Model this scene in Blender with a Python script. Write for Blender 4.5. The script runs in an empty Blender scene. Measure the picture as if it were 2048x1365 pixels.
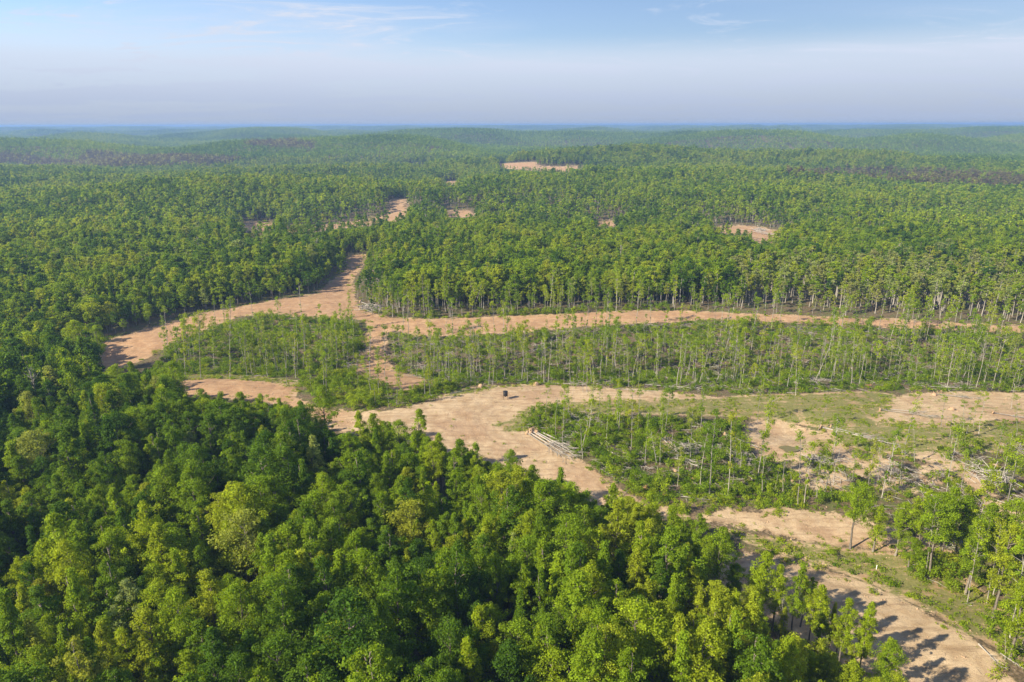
import bpy, math, random
import numpy as np
from mathutils import Matrix, Vector
R = math.radians
rng = np.random.default_rng(7)
scene = bpy.context.scene
COL = scene.collection

# ------------------------------------------------------------------ camera
CAM_H = 90.0
PITCH = math.atan((682.5 - 249.5) / 1365.0)
ROLL = R(-0.14)
cam_d = bpy.data.cameras.new('camera'); cam_d.lens = 24.0; cam_d.sensor_width = 36.0
cam_d.clip_start = 1.0; cam_d.clip_end = 60000.0
cam = bpy.data.objects.new('camera', cam_d); COL.objects.link(cam)
cam.location = (0, 0, CAM_H)
CR = Matrix.Rotation(math.pi / 2 - PITCH, 3, 'X') @ Matrix.Rotation(ROLL, 3, 'Z')
cam.rotation_euler = CR.to_euler()
scene.camera = cam
CRN = np.array(CR)

# ------------------------------------------------------------------ sky and sun
SUN_EL, SUN_A = R(33.0), R(26.0)
SUN_DIR = Vector((-math.cos(SUN_EL) * math.cos(SUN_A), -math.cos(SUN_EL) * math.sin(SUN_A), math.sin(SUN_EL)))
world = bpy.data.worlds.new('World'); scene.world = world; world.use_nodes = True
SKY_STRENGTH = 0.05
def build_world():
    nt = world.node_tree; N = nt.nodes; L = nt.links
    N.clear()
    out = N.new('ShaderNodeOutputWorld'); bg = N.new('ShaderNodeBackground'); bg.inputs['Strength'].default_value = SKY_STRENGTH
    L.new(bg.outputs[0], out.inputs['Surface'])
    sky = N.new('ShaderNodeTexSky'); sky.sky_type = 'NISHITA'; sky.sun_disc = False
    sky.sun_elevation = SUN_EL; sky.sun_rotation = -math.atan2(SUN_DIR.x, SUN_DIR.y)
    sky.air_density = 1.0; sky.dust_density = 1.0; sky.ozone_density = 2.0; sky.altitude = 200
    tc = N.new('ShaderNodeTexCoord'); sep = N.new('ShaderNodeSeparateXYZ'); L.new(tc.outputs['Generated'], sep.inputs[0])
    def m(op, a, b=None, c=None, clamp=False):
        n = N.new('ShaderNodeMath'); n.operation = op; n.use_clamp = clamp
        for i, v in enumerate((a, b, c)):
            if v is None: continue
            if isinstance(v, (int, float)): n.inputs[i].default_value = v
            else: L.new(v, n.inputs[i])
        return n.outputs[0]
    # cloud layer: direction projected on a high plane
    zz = m('ADD', m('MAXIMUM', sep.outputs['Z'], 0.0), 0.06)
    px = m('DIVIDE', m('MULTIPLY', sep.outputs['X'], -1.0), zz); py = m('DIVIDE', sep.outputs['Y'], zz)
    comb = N.new('ShaderNodeCombineXYZ'); L.new(px, comb.inputs[0]); L.new(m('MULTIPLY', py, 1.5), comb.inputs[1])
    rot = N.new('ShaderNodeVectorRotate'); rot.rotation_type = 'Z_AXIS'; rot.inputs['Angle'].default_value = R(-12)
    L.new(comb.outputs[0], rot.inputs[0])
    def noise(scale, detail, rough, dist, off):
        mp = N.new('ShaderNodeMapping'); mp.inputs['Location'].default_value = off; L.new(rot.outputs[0], mp.inputs[0])
        n = N.new('ShaderNodeTexNoise'); n.inputs['Scale'].default_value = scale; n.inputs['Detail'].default_value = detail
        n.inputs['Roughness'].default_value = rough; n.inputs['Distortion'].default_value = dist
        L.new(mp.outputs[0], n.inputs['Vector']); return n.outputs[0]
    def ramp(v, lo, hi, a=0.0, b=1.0):
        n = N.new('ShaderNodeMapRange'); n.interpolation_type = 'SMOOTHSTEP'; n.inputs[1].default_value = lo; n.inputs[2].default_value = hi; n.inputs[3].default_value = a; n.inputs[4].default_value = b
        L.new(v, n.inputs[0]); return n.outputs[0]
    broad = noise(0.30, 2, .5, .2, CLOUD_A); wisp = noise(0.9, 8, .66, 1.4, CLOUD_B)
    low = ramp(sep.outputs['Z'], 0.118, 0.072)          # the veil thickens towards the horizon
    sheet = m('MULTIPLY', ramp(broad, .47, .68), ramp(wisp, .30, .72, .25, 1.0))
    streak = m('MULTIPLY', ramp(wisp, .53, .70), ramp(broad, .34, .58, .35, .9))
    veil = m('ADD', m('MULTIPLY', low, 0.88), m('ADD', m('MULTIPLY', sheet, .7), m('MULTIPLY', streak, .8)), clamp=True)
    mix = N.new('ShaderNodeMix'); mix.data_type = 'RGBA'
    L.new(veil, mix.inputs[0])
    tint = N.new('ShaderNodeMix'); tint.data_type = 'RGBA'; tint.blend_type = 'MULTIPLY'; tint.inputs[0].default_value = 1.0
    L.new(sky.outputs[0], tint.inputs[6]); tint.inputs[7].default_value = SKY_TINT
    L.new(tint.outputs[2], mix.inputs[6])
    cl = N.new('ShaderNodeMix'); cl.data_type = 'RGBA'; L.new(ramp(sep.outputs['Z'], -0.01, 0.10), cl.inputs[0])
    cl.inputs[6].default_value = VEIL_LOW; cl.inputs[7].default_value = VEIL_HIGH
    L.new(cl.outputs[2], mix.inputs[7])
    L.new(mix.outputs[2], bg.inputs['Color'])
CLOUD_A = (1.3, 3.2, 0); CLOUD_B = (2.7, 9.4, 0)
SKY_TINT = (1.22, 1.26, 1.46, 1)
VEIL_LOW = (3.85, 4.55, 6.1, 1); VEIL_HIGH = (6.2, 6.9, 8.3, 1)
build_world()
sun_d = bpy.data.lights.new('sun', 'SUN'); sun_d.energy = 5.0; sun_d.angle = R(0.6); sun_d.color = (1.0, 0.88, 0.67)
sun = bpy.data.objects.new('sun', sun_d); COL.objects.link(sun)
sun.rotation_euler = SUN_DIR.to_track_quat('Z', 'Y').to_euler(); sun.location = SUN_DIR * 300
vs = scene.view_settings; vs.view_transform = 'Standard'; vs.look = 'None'; vs.exposure = 1.15; vs.gamma = 1.0; vs.use_curve_mapping = False
cy = scene.cycles
cy.max_bounces = 7; cy.diffuse_bounces = 5; cy.glossy_bounces = 1; cy.transmission_bounces = 3; cy.volume_bounces = 0; cy.transparent_max_bounces = 4
cy.use_denoising = True; cy.denoiser = 'OPENIMAGEDENOISE'; cy.denoising_input_passes = 'RGB_ALBEDO_NORMAL'; cy.denoising_prefilter = 'ACCURATE'; cy.use_adaptive_sampling = True; cy.adaptive_threshold = 0.015
cy.caustics_reflective = False; cy.caustics_refractive = False
cy.sample_clamp_indirect = 4.0

# ------------------------------------------------------------------ terrain
def smooth(a, b, x):
    t = np.clip((x - a) / (b - a), 0, 1); return t * t * (3 - 2 * t)
_perm = np.random.default_rng(3).permutation(256); _perm = np.concatenate([_perm, _perm])
_ga = np.random.default_rng(5).uniform(0, 2 * math.pi, 256); _gx, _gy = np.cos(_ga), np.sin(_ga)
def perlin(x, y):
    xi = np.floor(x).astype(int); yi = np.floor(y).astype(int); xf = x - xi; yf = y - yi
    xi &= 255; yi &= 255
    u = xf ** 3 * (xf * (xf * 6 - 15) + 10); v = yf ** 3 * (yf * (yf * 6 - 15) + 10)
    def g(ix, iy, dx, dy):
        k = _perm[_perm[ix & 255] + (iy & 255)]; return _gx[k] * dx + _gy[k] * dy
    a = g(xi, yi, xf, yf); b = g(xi + 1, yi, xf - 1, yf); c = g(xi, yi + 1, xf, yf - 1); d = g(xi + 1, yi + 1, xf - 1, yf - 1)
    return 1.5 * ((a + u * (b - a)) + v * ((c + u * (d - c)) - (a + u * (b - a))))
def bump(x, y, cx, cy_, sx, sy, h, rot=0.0):
    c, s = math.cos(rot), math.sin(rot); dx, dy = x - cx, y - cy_
    a = (dx * c + dy * s) / sx; b = (-dx * s + dy * c) / sy
    return h * np.exp(-(a * a + b * b))
def height(x, y):
    x = np.asarray(x, float); y = np.asarray(y, float)
    d = np.hypot(x, y)
    z = 0.9 * perlin(x / 55 + 3.3, y / 55) + 0.25 * perlin(x / 17, y / 17 + 9.1)
    z = z + smooth(420, 1000, d) * (20 * perlin(x / 480 + 11.2, y / 360 + 4.7) + 8 * perlin(x / 200, y / 170 + 2.5))
    z = z + smooth(1100, 2400, d) * (42 * perlin(x / 900 + 1.9, y / 520 + 7.7) + 18 * perlin(x / 380 + 6.1, y / 300 + 1.4) + 4)
    z = z + smooth(2600, 9000, d) * (22 + 30 * perlin(x / 3600 + 5.5, y / 1500 + 0.4) + 10 * perlin(x / 1500, y / 700 + 3.1))
    z = z - smooth(9000, 14500, d) * 4
    # hand-placed relief
    z = z + bump(x, y, 60, 262, 260, 20, -6.0)                      # hollow behind the field
    z = z + bump(x, y, 40, 335, 330, 34, 2.5)                       # ridge that carries the far road
    z = z + bump(x, y, 84, 194, 13, 9, -2.6)                        # bowl with the pond
    z = z + bump(x, y, 90, 118, 60, 12, -2.0, R(-18))
    z = z + bump(x, y, -330, 800, 210, 80, 12, R(8))                # wooded spur on the left
    z = z + bump(x, y, -260, 1080, 260, 110, -28)                    # valley behind it
    z = z + bump(x, y, 420, 1500, 520, 170, 26)                     # broad ridge right of centre
    z = z + bump(x, y, 1500, 2100, 500, 260, -22)
    z = z + bump(x, y, -760, 1880, 800, 130, 30, R(9)) + bump(x, y, -520, 1500, 700, 120, -26, R(6))     # ridges and valleys towards the horizon
    z = z + bump(x, y, 950, 2350, 950, 170, 30, R(-8)) + bump(x, y, 700, 1930, 800, 130, -24, R(-6))
    z = z + bump(x, y, -500, 2900, 1300, 210, 32, R(5)) + bump(x, y, 300, 2600, 900, 130, -24) + bump(x, y, 1900, 3500, 1300, 260, 30, R(-12)) + bump(x, y, -1700, 3600, 1200, 240, 28, R(10))
    z = np.where(z > 38, 38 + 24 * np.tanh((z - 38) / 24), z); z = np.where(z < -40, -40 + 20 * np.tanh((z + 40) / 20), z)
    return z
def project(x, y, z):
    p = np.stack([np.asarray(x, float), np.asarray(y, float), np.asarray(z, float) - CAM_H], -1) @ CRN
    w = np.where(-p[..., 2] < 1e-3, 1e-3, -p[..., 2])
    return 1024 + 1365 * p[..., 0] / w, 682.5 - 1365 * p[..., 1] / w, -p[..., 2]
_T = np.concatenate([np.arange(60, 700, 0.5), np.geomspace(700, 16000, 2600)])
def at(px, py):
    """ground point seen at photo pixel (px, py)"""
    d = CRN @ np.array([(px - 1024) / 1365, (682.5 - py) / 1365, -1.0]); d = d / np.linalg.norm(d)
    X, Y, Z = d[0] * _T, d[1] * _T, CAM_H + d[2] * _T
    below = np.nonzero(Z < height(X, Y))[0]
    k = below[0] if len(below) else len(_T) - 1
    return np.array([X[k], Y[k], float(height(X[k], Y[k]))])
def wpoly(pts, step=14):
    """outline given in photo pixels -> closed outline on the ground (metres)"""
    o = []
    for i in range(len(pts)):
        a, b = np.array(pts[i], float), np.array(pts[(i + 1) % len(pts)], float)
        n = max(1, int(np.hypot(*(b - a)) / step))
        for k in range(n): o.append(at(*(a + (b - a) * k / n))[:2])
    return np.array(o)
def inside(poly, x, y):
    x = np.asarray(x, float); y = np.asarray(y, float); res = np.zeros(x.shape, bool)
    bb = (x > poly[:, 0].min()) & (x < poly[:, 0].max()) & (y > poly[:, 1].min()) & (y < poly[:, 1].max())
    if not bb.any(): return res
    xs, ys = x[bb], y[bb]; r = np.zeros(xs.shape, bool)
    n = len(poly)
    for i in range(n):
        x1, y1 = poly[i]; x2, y2 = poly[(i + 1) % n]
        if y1 == y2: continue
        c = ((y1 > ys) != (y2 > ys)) & (xs < (x2 - x1) * (ys - y1) / (y2 - y1) + x1)
        r ^= c
    res[bb] = r; return res
def sdist(poly, x, y, cap=20.0):
    """signed distance in metres, positive inside, clipped to +-cap"""
    x = np.asarray(x, float); y = np.asarray(y, float); out = np.full(x.shape, -cap)
    bb = (x > poly[:, 0].min() - cap) & (x < poly[:, 0].max() + cap) & (y > poly[:, 1].min() - cap) & (y < poly[:, 1].max() + cap)
    if not bb.any(): return out
    xs, ys = x[bb], y[bb]; best = np.full(xs.shape, cap * cap)
    n = len(poly)
    for i in range(n):
        a = poly[i]; b = poly[(i + 1) % n]; e = b - a; l2 = max(e @ e, 1e-9)
        t = np.clip(((xs - a[0]) * e[0] + (ys - a[1]) * e[1]) / l2, 0, 1)
        best = np.minimum(best, (xs - a[0] - t * e[0]) ** 2 + (ys - a[1] - t * e[1]) ** 2)
    dd = np.minimum(np.sqrt(best), cap)
    out[bb] = np.where(inside(poly, xs, ys), dd, -dd); return out

# ---- outlines, traced as ground regions
# the open land: no closed forest stands in front of or on it
OPEN_NEAR = [(186, 690), (300, 653), (420, 622), (540, 600), (620, 588), (660, 560), (690, 540), (692, 511), (738, 509), (728, 535), (712, 562), (716, 600), (745, 630), (790, 635),
             (860, 637), (1000, 632), (1240, 621), (1350, 620), (1480, 626), (1640, 630), (1800, 637), (1960, 648), (2200, 655), (2200, 1365), (2080, 1500), (1830, 1500), (1808, 1365),
             (1800, 1290), (1755, 1235), (1715, 1195), (1660, 1190), (1620, 1140), (1560, 1150), (1525, 1120), (1495, 1150), (1478, 1120), (1455, 1072), (1395, 1040), (1330, 1015),
             (1290, 995), (1230, 985), (1180, 1000), (1135, 955), (1085, 950), (1030, 920), (960, 915), (935, 890), (880, 890), (840, 850), (810, 860), (770, 835), (725, 850), (695, 860),
             (645, 850), (625, 815), (560, 802), (480, 795), (400, 788), (362, 782), (352, 765), (345, 738), (325, 730), (262, 735), (215, 750), (195, 735)]
OPEN_FAR = [[(487, 477), (496, 447), (548, 447), (546, 462)], [(560, 464), (600, 458), (690, 446), (750, 437), (786, 430), (788, 400), (804, 398), (812, 432), (790, 444), (690, 456), (600, 467)],
            [(1428, 455), (1500, 453), (1560, 466), (1558, 486), (1530, 488), (1500, 470), (1436, 468)], [(818, 331), (856, 331), (856, 335), (818, 335)],
            [(1000, 328), (1070, 325), (1070, 334), (1140, 336), (1140, 345), (1080, 343), (1005, 336)], [(1125, 334), (1165, 332), (1165, 337), (1125, 338)], [(882, 364), (912, 363), (912, 372), (882, 372)],
            [(1190, 448), (1215, 444), (1240, 452), (1200, 456)], [(896, 425), (935, 422), (950, 432), (900, 434)], [(1830, 308), (1850, 307), (1850, 311), (1830, 311)]]
DIRT = {
    'road_left': [(182, 692), (300, 655), (420, 624), (540, 602), (630, 588), (665, 560), (692, 540), (694, 511), (736, 510), (724, 535), (706, 562), (712, 600), (735, 625), (790, 636), (860, 638),
                  (1000, 633), (1100, 629), (1240, 622), (1350, 621), (1480, 627), (1580, 630), (1700, 636), (1850, 642), (2000, 651), (2080, 655), (2080, 672), (2000, 668), (1850, 660), (1700, 654), (1600, 648), (1500, 643),
                  (1400, 640), (1350, 645), (1240, 650), (1150, 655), (1060, 664), (900, 674), (830, 672), (790, 662), (772, 668), (776, 715), (790, 742), (858, 758), (850, 774), (800, 784), (745, 765), (700, 742),
                  (692, 733), (725, 722), (735, 700), (722, 680), (740, 655), (722, 640), (650, 636), (590, 637), (540, 627), (480, 634), (430, 652), (380, 672), (340, 690), (300, 716), (240, 738), (196, 742)],
    'landing_left': [(340, 760), (440, 754), (560, 764), (596, 772), (590, 795), (640, 815), (690, 822), (700, 850), (640, 840), (560, 810), (480, 800), (340, 790)],
    'field': [(640, 818), (700, 824), (780, 822), (850, 806), (930, 781), (985, 774), (1060, 768), (1120, 772), (1200, 774), (1330, 782), (1480, 800), (1500, 818), (1420, 826), (1250, 812), (1130, 815),
              (1060, 824), (1042, 838), (1058, 858), (1100, 885), (1150, 914), (1200, 945), (1250, 985), (1300, 1010), (1260, 1040), (1180, 1010), (1100, 980), (1000, 950), (900, 930), (800, 890), (700, 870), (645, 850)],
    'bowl': [(1478, 862), (1500, 845), (1540, 838), (1585, 846), (1620, 862), (1668, 868), (1640, 905), (1600, 925), (1540, 925), (1508, 912), (1490, 890)],
    'right_bank': [(1750, 806), (1830, 786), (1930, 784), (2080, 786), (2080, 850), (1980, 850), (1900, 850), (1800, 845), (1740, 858)],
    'right_bank_low': [(1850, 858), (1960, 848), (2050, 862), (2050, 885), (1960, 895), (1900, 890)],
    'skid_trail': [(1924, 925), (1950, 945), (1985, 985), (2020, 1015), (2060, 1045), (2060, 1070), (2010, 1058), (1985, 1020), (1945, 975), (1900, 935)],
    'lower_road': [(1380, 1032), (1450, 1020), (1600, 1021), (1700, 1031), (1800, 1058), (1860, 1085), (1950, 1125), (1850, 1110), (1750, 1102), (1600, 1081), (1480, 1056), (1400, 1044), (1300, 1040), (1220, 1010), (1300, 1005)],
    'front_road': [(1440, 1105), (1500, 1104), (1550, 1110), (1640, 1134), (1700, 1157), (1800, 1197), (1900, 1252), (1985, 1300), (2020, 1350), (2080, 1430), (2150, 1560), (1800, 1560), (1700, 1340), (1560, 1250), (1440, 1180)],
    'spot_a': [(1640, 900), (1665, 880), (1700, 885), (1730, 925), (1700, 940), (1660, 930)], 'spot_b': [(1700, 940), (1760, 905), (1790, 930), (1830, 985), (1780, 990), (1730, 965)],
    'spot_c': [(1560, 930), (1610, 930), (1660, 965), (1640, 985), (1590, 960)], 'spot_d': [(1830, 940), (1880, 900), (1915, 930), (1890, 965), (1850, 975)],
    'spot_f': [(1740, 880), (1830, 880), (1900, 905), (1880, 930), (1800, 912), (1750, 905)], 'spot_g': [(1630, 935), (1680, 945), (1720, 985), (1690, 990), (1640, 965)],
    'spot_e': [(1290, 870), (1345, 875), (1360, 900), (1320, 905)],
}
GRASS = [[(1060, 812), (1200, 800), (1400, 798), (1500, 791), (1600, 788), (1740, 783), (1790, 790), (1775, 830), (1740, 850), (1720, 868), (1690, 865), (1600, 850), (1480, 835), (1300, 830), (1100, 830), (1020, 838), (1040, 822)],
         [(850, 801), (930, 777), (990, 770), (1000, 776), (930, 790)], [(1430, 1056), (1550, 1078), (1700, 1100), (1880, 1115), (2060, 1260), (2060, 1330), (1980, 1290), (1880, 1235), (1760, 1175), (1640, 1130), (1500, 1090)],
         [(980, 850), (1050, 830), (1070, 865), (1010, 862)], [(1640, 846), (1700, 838), (1850, 848), (1990, 842), (2080, 846), (2080, 905), (1900, 905), (1740, 905), (1670, 885)], [(330, 750), (450, 748), (600, 762), (600, 770), (440, 758), (330, 762)]]
BRUSH = {  # outline: (density per m2, tall share)
    'slope_a': ([(330, 700), (420, 655), (540, 632), (640, 640), (715, 650), (730, 690), (720, 718), (690, 735), (640, 750), (560, 758), (440, 750), (345, 752), (320, 720)], .6, .22),
    'slope_b': ([(782, 672), (900, 676), (1060, 668), (1240, 654), (1400, 645), (1700, 652), (2080, 672), (2080, 785), (1800, 783), (1500, 790), (1330, 780), (1200, 771), (1000, 768), (880, 775), (800, 745), (780, 715)], .38, .14),
    'hollow': ([(600, 768), (690, 745), (745, 768), (800, 786), (870, 776), (930, 775), (850, 803), (780, 818), (700, 820), (640, 808)], .9, .2),
    'brush_main': ([(1050, 850), (1070, 826), (1140, 826), (1250, 836), (1400, 842), (1480, 850), (1490, 890), (1510, 920), (1580, 935), (1600, 975), (1500, 990), (1340, 1000), (1260, 985), (1180, 930), (1090, 875)], .8, .12),
    'green_strip': ([(1250, 985), (1350, 990), (1560, 985), (1700, 990), (1760, 1010), (1700, 1026), (1600, 1018), (1450, 1017), (1370, 1028), (1300, 1005)], 1.0, .08),
    'right_wild': ([(1600, 940), (1680, 900), (1760, 890), (1850, 900), (1960, 900), (2080, 870), (2080, 1040), (2000, 985), (1930, 925), (1900, 940), (1990, 1040), (2080, 1090), (2080, 1200), (1900, 1100), (1780, 1040), (1700, 1020), (1620, 985)], .2, .2),
    'bank': ([(1440, 1060), (1560, 1082), (1700, 1102), (1800, 1112), (1760, 1150), (1640, 1120), (1520, 1090)], .14, .02),
    'bank_edge': ([(1500, 1092), (1640, 1126), (1800, 1190), (1960, 1275), (1990, 1275), (1820, 1180), (1660, 1115), (1520, 1084)], .3, .02),
    'right_side': ([(1800, 1115), (1900, 1120), (2080, 1180), (2080, 1360), (2010, 1320), (1960, 1230), (1880, 1180), (1810, 1150)], .5, .45),
    'far_edge': ([(745, 632), (860, 640), (1000, 635), (1240, 624), (1400, 622), (1400, 618), (1240, 617), (1000, 628), (860, 632), (750, 626)], .35, .3),
}
OPEN_W = wpoly(OPEN_NEAR)
DIRT_W = {k: wpoly(v) for k, v in DIRT.items()}
FAR_W = [wpoly(v, 4) for v in OPEN_FAR]
GRASS_W = [wpoly(v) for v in GRASS]
BRUSH_W = {k: (wpoly(v[0]), v[1], v[2]) for k, v in BRUSH.items()}

# ------------------------------------------------------------------ material helpers
def new_mat(name):
    m = bpy.data.materials.new(name); m.use_nodes = True; m.node_tree.nodes.clear(); return m
class NB:
    def __init__(s, mat): s.N = mat.node_tree.nodes; s.L = mat.node_tree.links
    def node(s, t, **k):
        n = s.N.new(t)
        for a, v in k.items(): setattr(n, a, v)
        return n
    def put(s, sock, v):
        if isinstance(v, bpy.types.NodeSocket): s.L.new(v, sock)
        else: sock.default_value = v
    def math(s, op, a, b=0.0, clamp=False):
        n = s.node('ShaderNodeMath', operation=op, use_clamp=clamp); s.put(n.inputs[0], a); s.put(n.inputs[1], b); return n.outputs[0]
    def noise(s, vec, scale, detail=4, rough=.55, dist=0.0):
        n = s.node('ShaderNodeTexNoise'); s.put(n.inputs['Vector'], vec); n.inputs['Scale'].default_value = scale
        n.inputs['Detail'].default_value = detail; n.inputs['Roughness'].default_value = rough; n.inputs['Distortion'].default_value = dist; return n.outputs[0]
    def rng(s, v, a, b, c=0.0, d=1.0):
        n = s.node('ShaderNodeMapRange', interpolation_type='SMOOTHSTEP'); s.put(n.inputs[0], v)
        for i, q in enumerate((a, b, c, d)): n.inputs[i + 1].default_value = q
        return n.outputs[0]
    def mix(s, f, a, b, blend='MIX'):
        n = s.node('ShaderNodeMix', data_type='RGBA', blend_type=blend); s.put(n.inputs[0], f); s.put(n.inputs[6], a); s.put(n.inputs[7], b); return n.outputs[2]
    def attr(s, name, kind='GEOMETRY', out='Fac'):
        n = s.node('ShaderNodeAttribute', attribute_name=name, attribute_type=kind); return n.outputs[out]
    def ramp(s, f, stops, interp='LINEAR'):
        n = s.node('ShaderNodeValToRGB'); e = n.color_ramp; e.interpolation = interp
        while len(e.elements) < len(stops): e.elements.new(0.5)
        for el, (p, c) in zip(e.elements, stops): el.position = p; el.color = (*c, 1)
        s.put(n.inputs[0], f); return n.outputs[0]
    def bsdf(s, col, rough=.9, spec=.2, bump=None, bs=.5, bd=.1):
        p = s.node('ShaderNodeBsdfPrincipled'); s.put(p.inputs['Base Color'], col); s.put(p.inputs['Roughness'], rough)
        p.inputs['Specular IOR Level'].default_value = spec
        if bump is not None:
            b = s.node('ShaderNodeBump'); b.inputs['Strength'].default_value = bs; b.inputs['Distance'].default_value = bd; s.put(b.inputs['Height'], bump); s.L.new(b.outputs[0], p.inputs['Normal'])
        return p.outputs[0]
    def out(s, sh): o = s.node('ShaderNodeOutputMaterial'); s.L.new(sh, o.inputs[0])

# foliage: species colour from the tree's own number ("tint")
TINTS = [(0.00, (0.042, 0.102, 0.012)), (0.14, (0.078, 0.158, 0.013)), (0.32, (0.142, 0.240, 0.014)), (0.50, (0.222, 0.325, 0.015)), (0.64, (0.295, 0.385, 0.016)),
         (0.76, (0.310, 0.350, 0.028)), (0.84, (0.265, 0.335, 0.110)), (0.92, (0.330, 0.325, 0.105)), (1.00, (0.120, 0.098, 0.078))]
def leaf_material():
    m = new_mat('leaves'); b = NB(m)
    t = b.math('ADD', b.attr('tint', 'INSTANCER'), b.attr('tvar'))
    col = b.ramp(t, TINTS)
    geo = b.node('ShaderNodeTexCoord').outputs['Object']
    var = b.rng(b.noise(geo, 0.55, 3), .25, .75, .78, 1.22)
    sh = b.math('MULTIPLY', b.math('ADD', b.attr('shade'), 1.0), var)
    g = b.node('ShaderNodeCombineXYZ'); [b.put(g.inputs[i], sh) for i in range(3)]
    col = b.mix(1.0, col, g.outputs[0], 'MULTIPLY')
    d = b.bsdf(col, .6, .08)
    tr = b.node('ShaderNodeBsdfTranslucent'); warm = b.mix(1.0, col, (1.35, 1.2, .4, 1), 'MULTIPLY'); b.put(tr.inputs[0], warm)
    mx = b.node('ShaderNodeMixShader'); mx.inputs[0].default_value = .5; b.L.new(d, mx.inputs[1]); b.L.new(tr.outputs[0], mx.inputs[2])
    b.out(mx.outputs[0]); return m
def bark_material(name, c1, c2):
    m = new_mat(name); b = NB(m); tc = b.node('ShaderNodeTexCoord').outputs['Object']
    mp = b.node('ShaderNodeMapping'); mp.inputs['Scale'].default_value = (6, 6, 1.2); b.L.new(tc, mp.inputs[0])
    n = b.noise(mp.outputs[0], 1.4, 5, .65); info = b.node('ShaderNodeObjectInfo').outputs['Random']
    col = b.mix(b.rng(n, .3, .7), (*c1, 1), (*c2, 1)); k = b.rng(info, 0, 1, .75, 1.2)
    g = b.node('ShaderNodeCombineXYZ'); [b.put(g.inputs[i], k) for i in range(3)]
    b.out(b.bsdf(b.mix(1.0, col, g.outputs[0], 'MULTIPLY'), .9, .15, n, .6, .03)); return m
def soil_material(name, c1, c2, scale=3.0):
    m = new_mat(name); b = NB(m); tc = b.node('ShaderNodeTexCoord').outputs['Object']; n = b.noise(tc, scale, 6, .65)
    b.out(b.bsdf(b.mix(b.rng(n, .3, .7), (*c1, 1), (*c2, 1)), .95, .1, n, 1.0, .15)); return m
M_LEAF = leaf_material()
M_BARK = bark_material('bark', (0.10, 0.085, 0.07), (0.24, 0.21, 0.18))
M_PALE = bark_material('pale_bark', (0.17, 0.155, 0.135), (0.40, 0.375, 0.33))
M_DEAD = bark_material('weathered_wood', (0.20, 0.18, 0.16), (0.44, 0.41, 0.37))
M_ROOT = soil_material('root_soil', (0.30, 0.20, 0.12), (0.46, 0.33, 0.22))
M_RUST = soil_material('rusty_leaves', (0.33, 0.17, 0.085), (0.47, 0.29, 0.17), 8)
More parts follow.
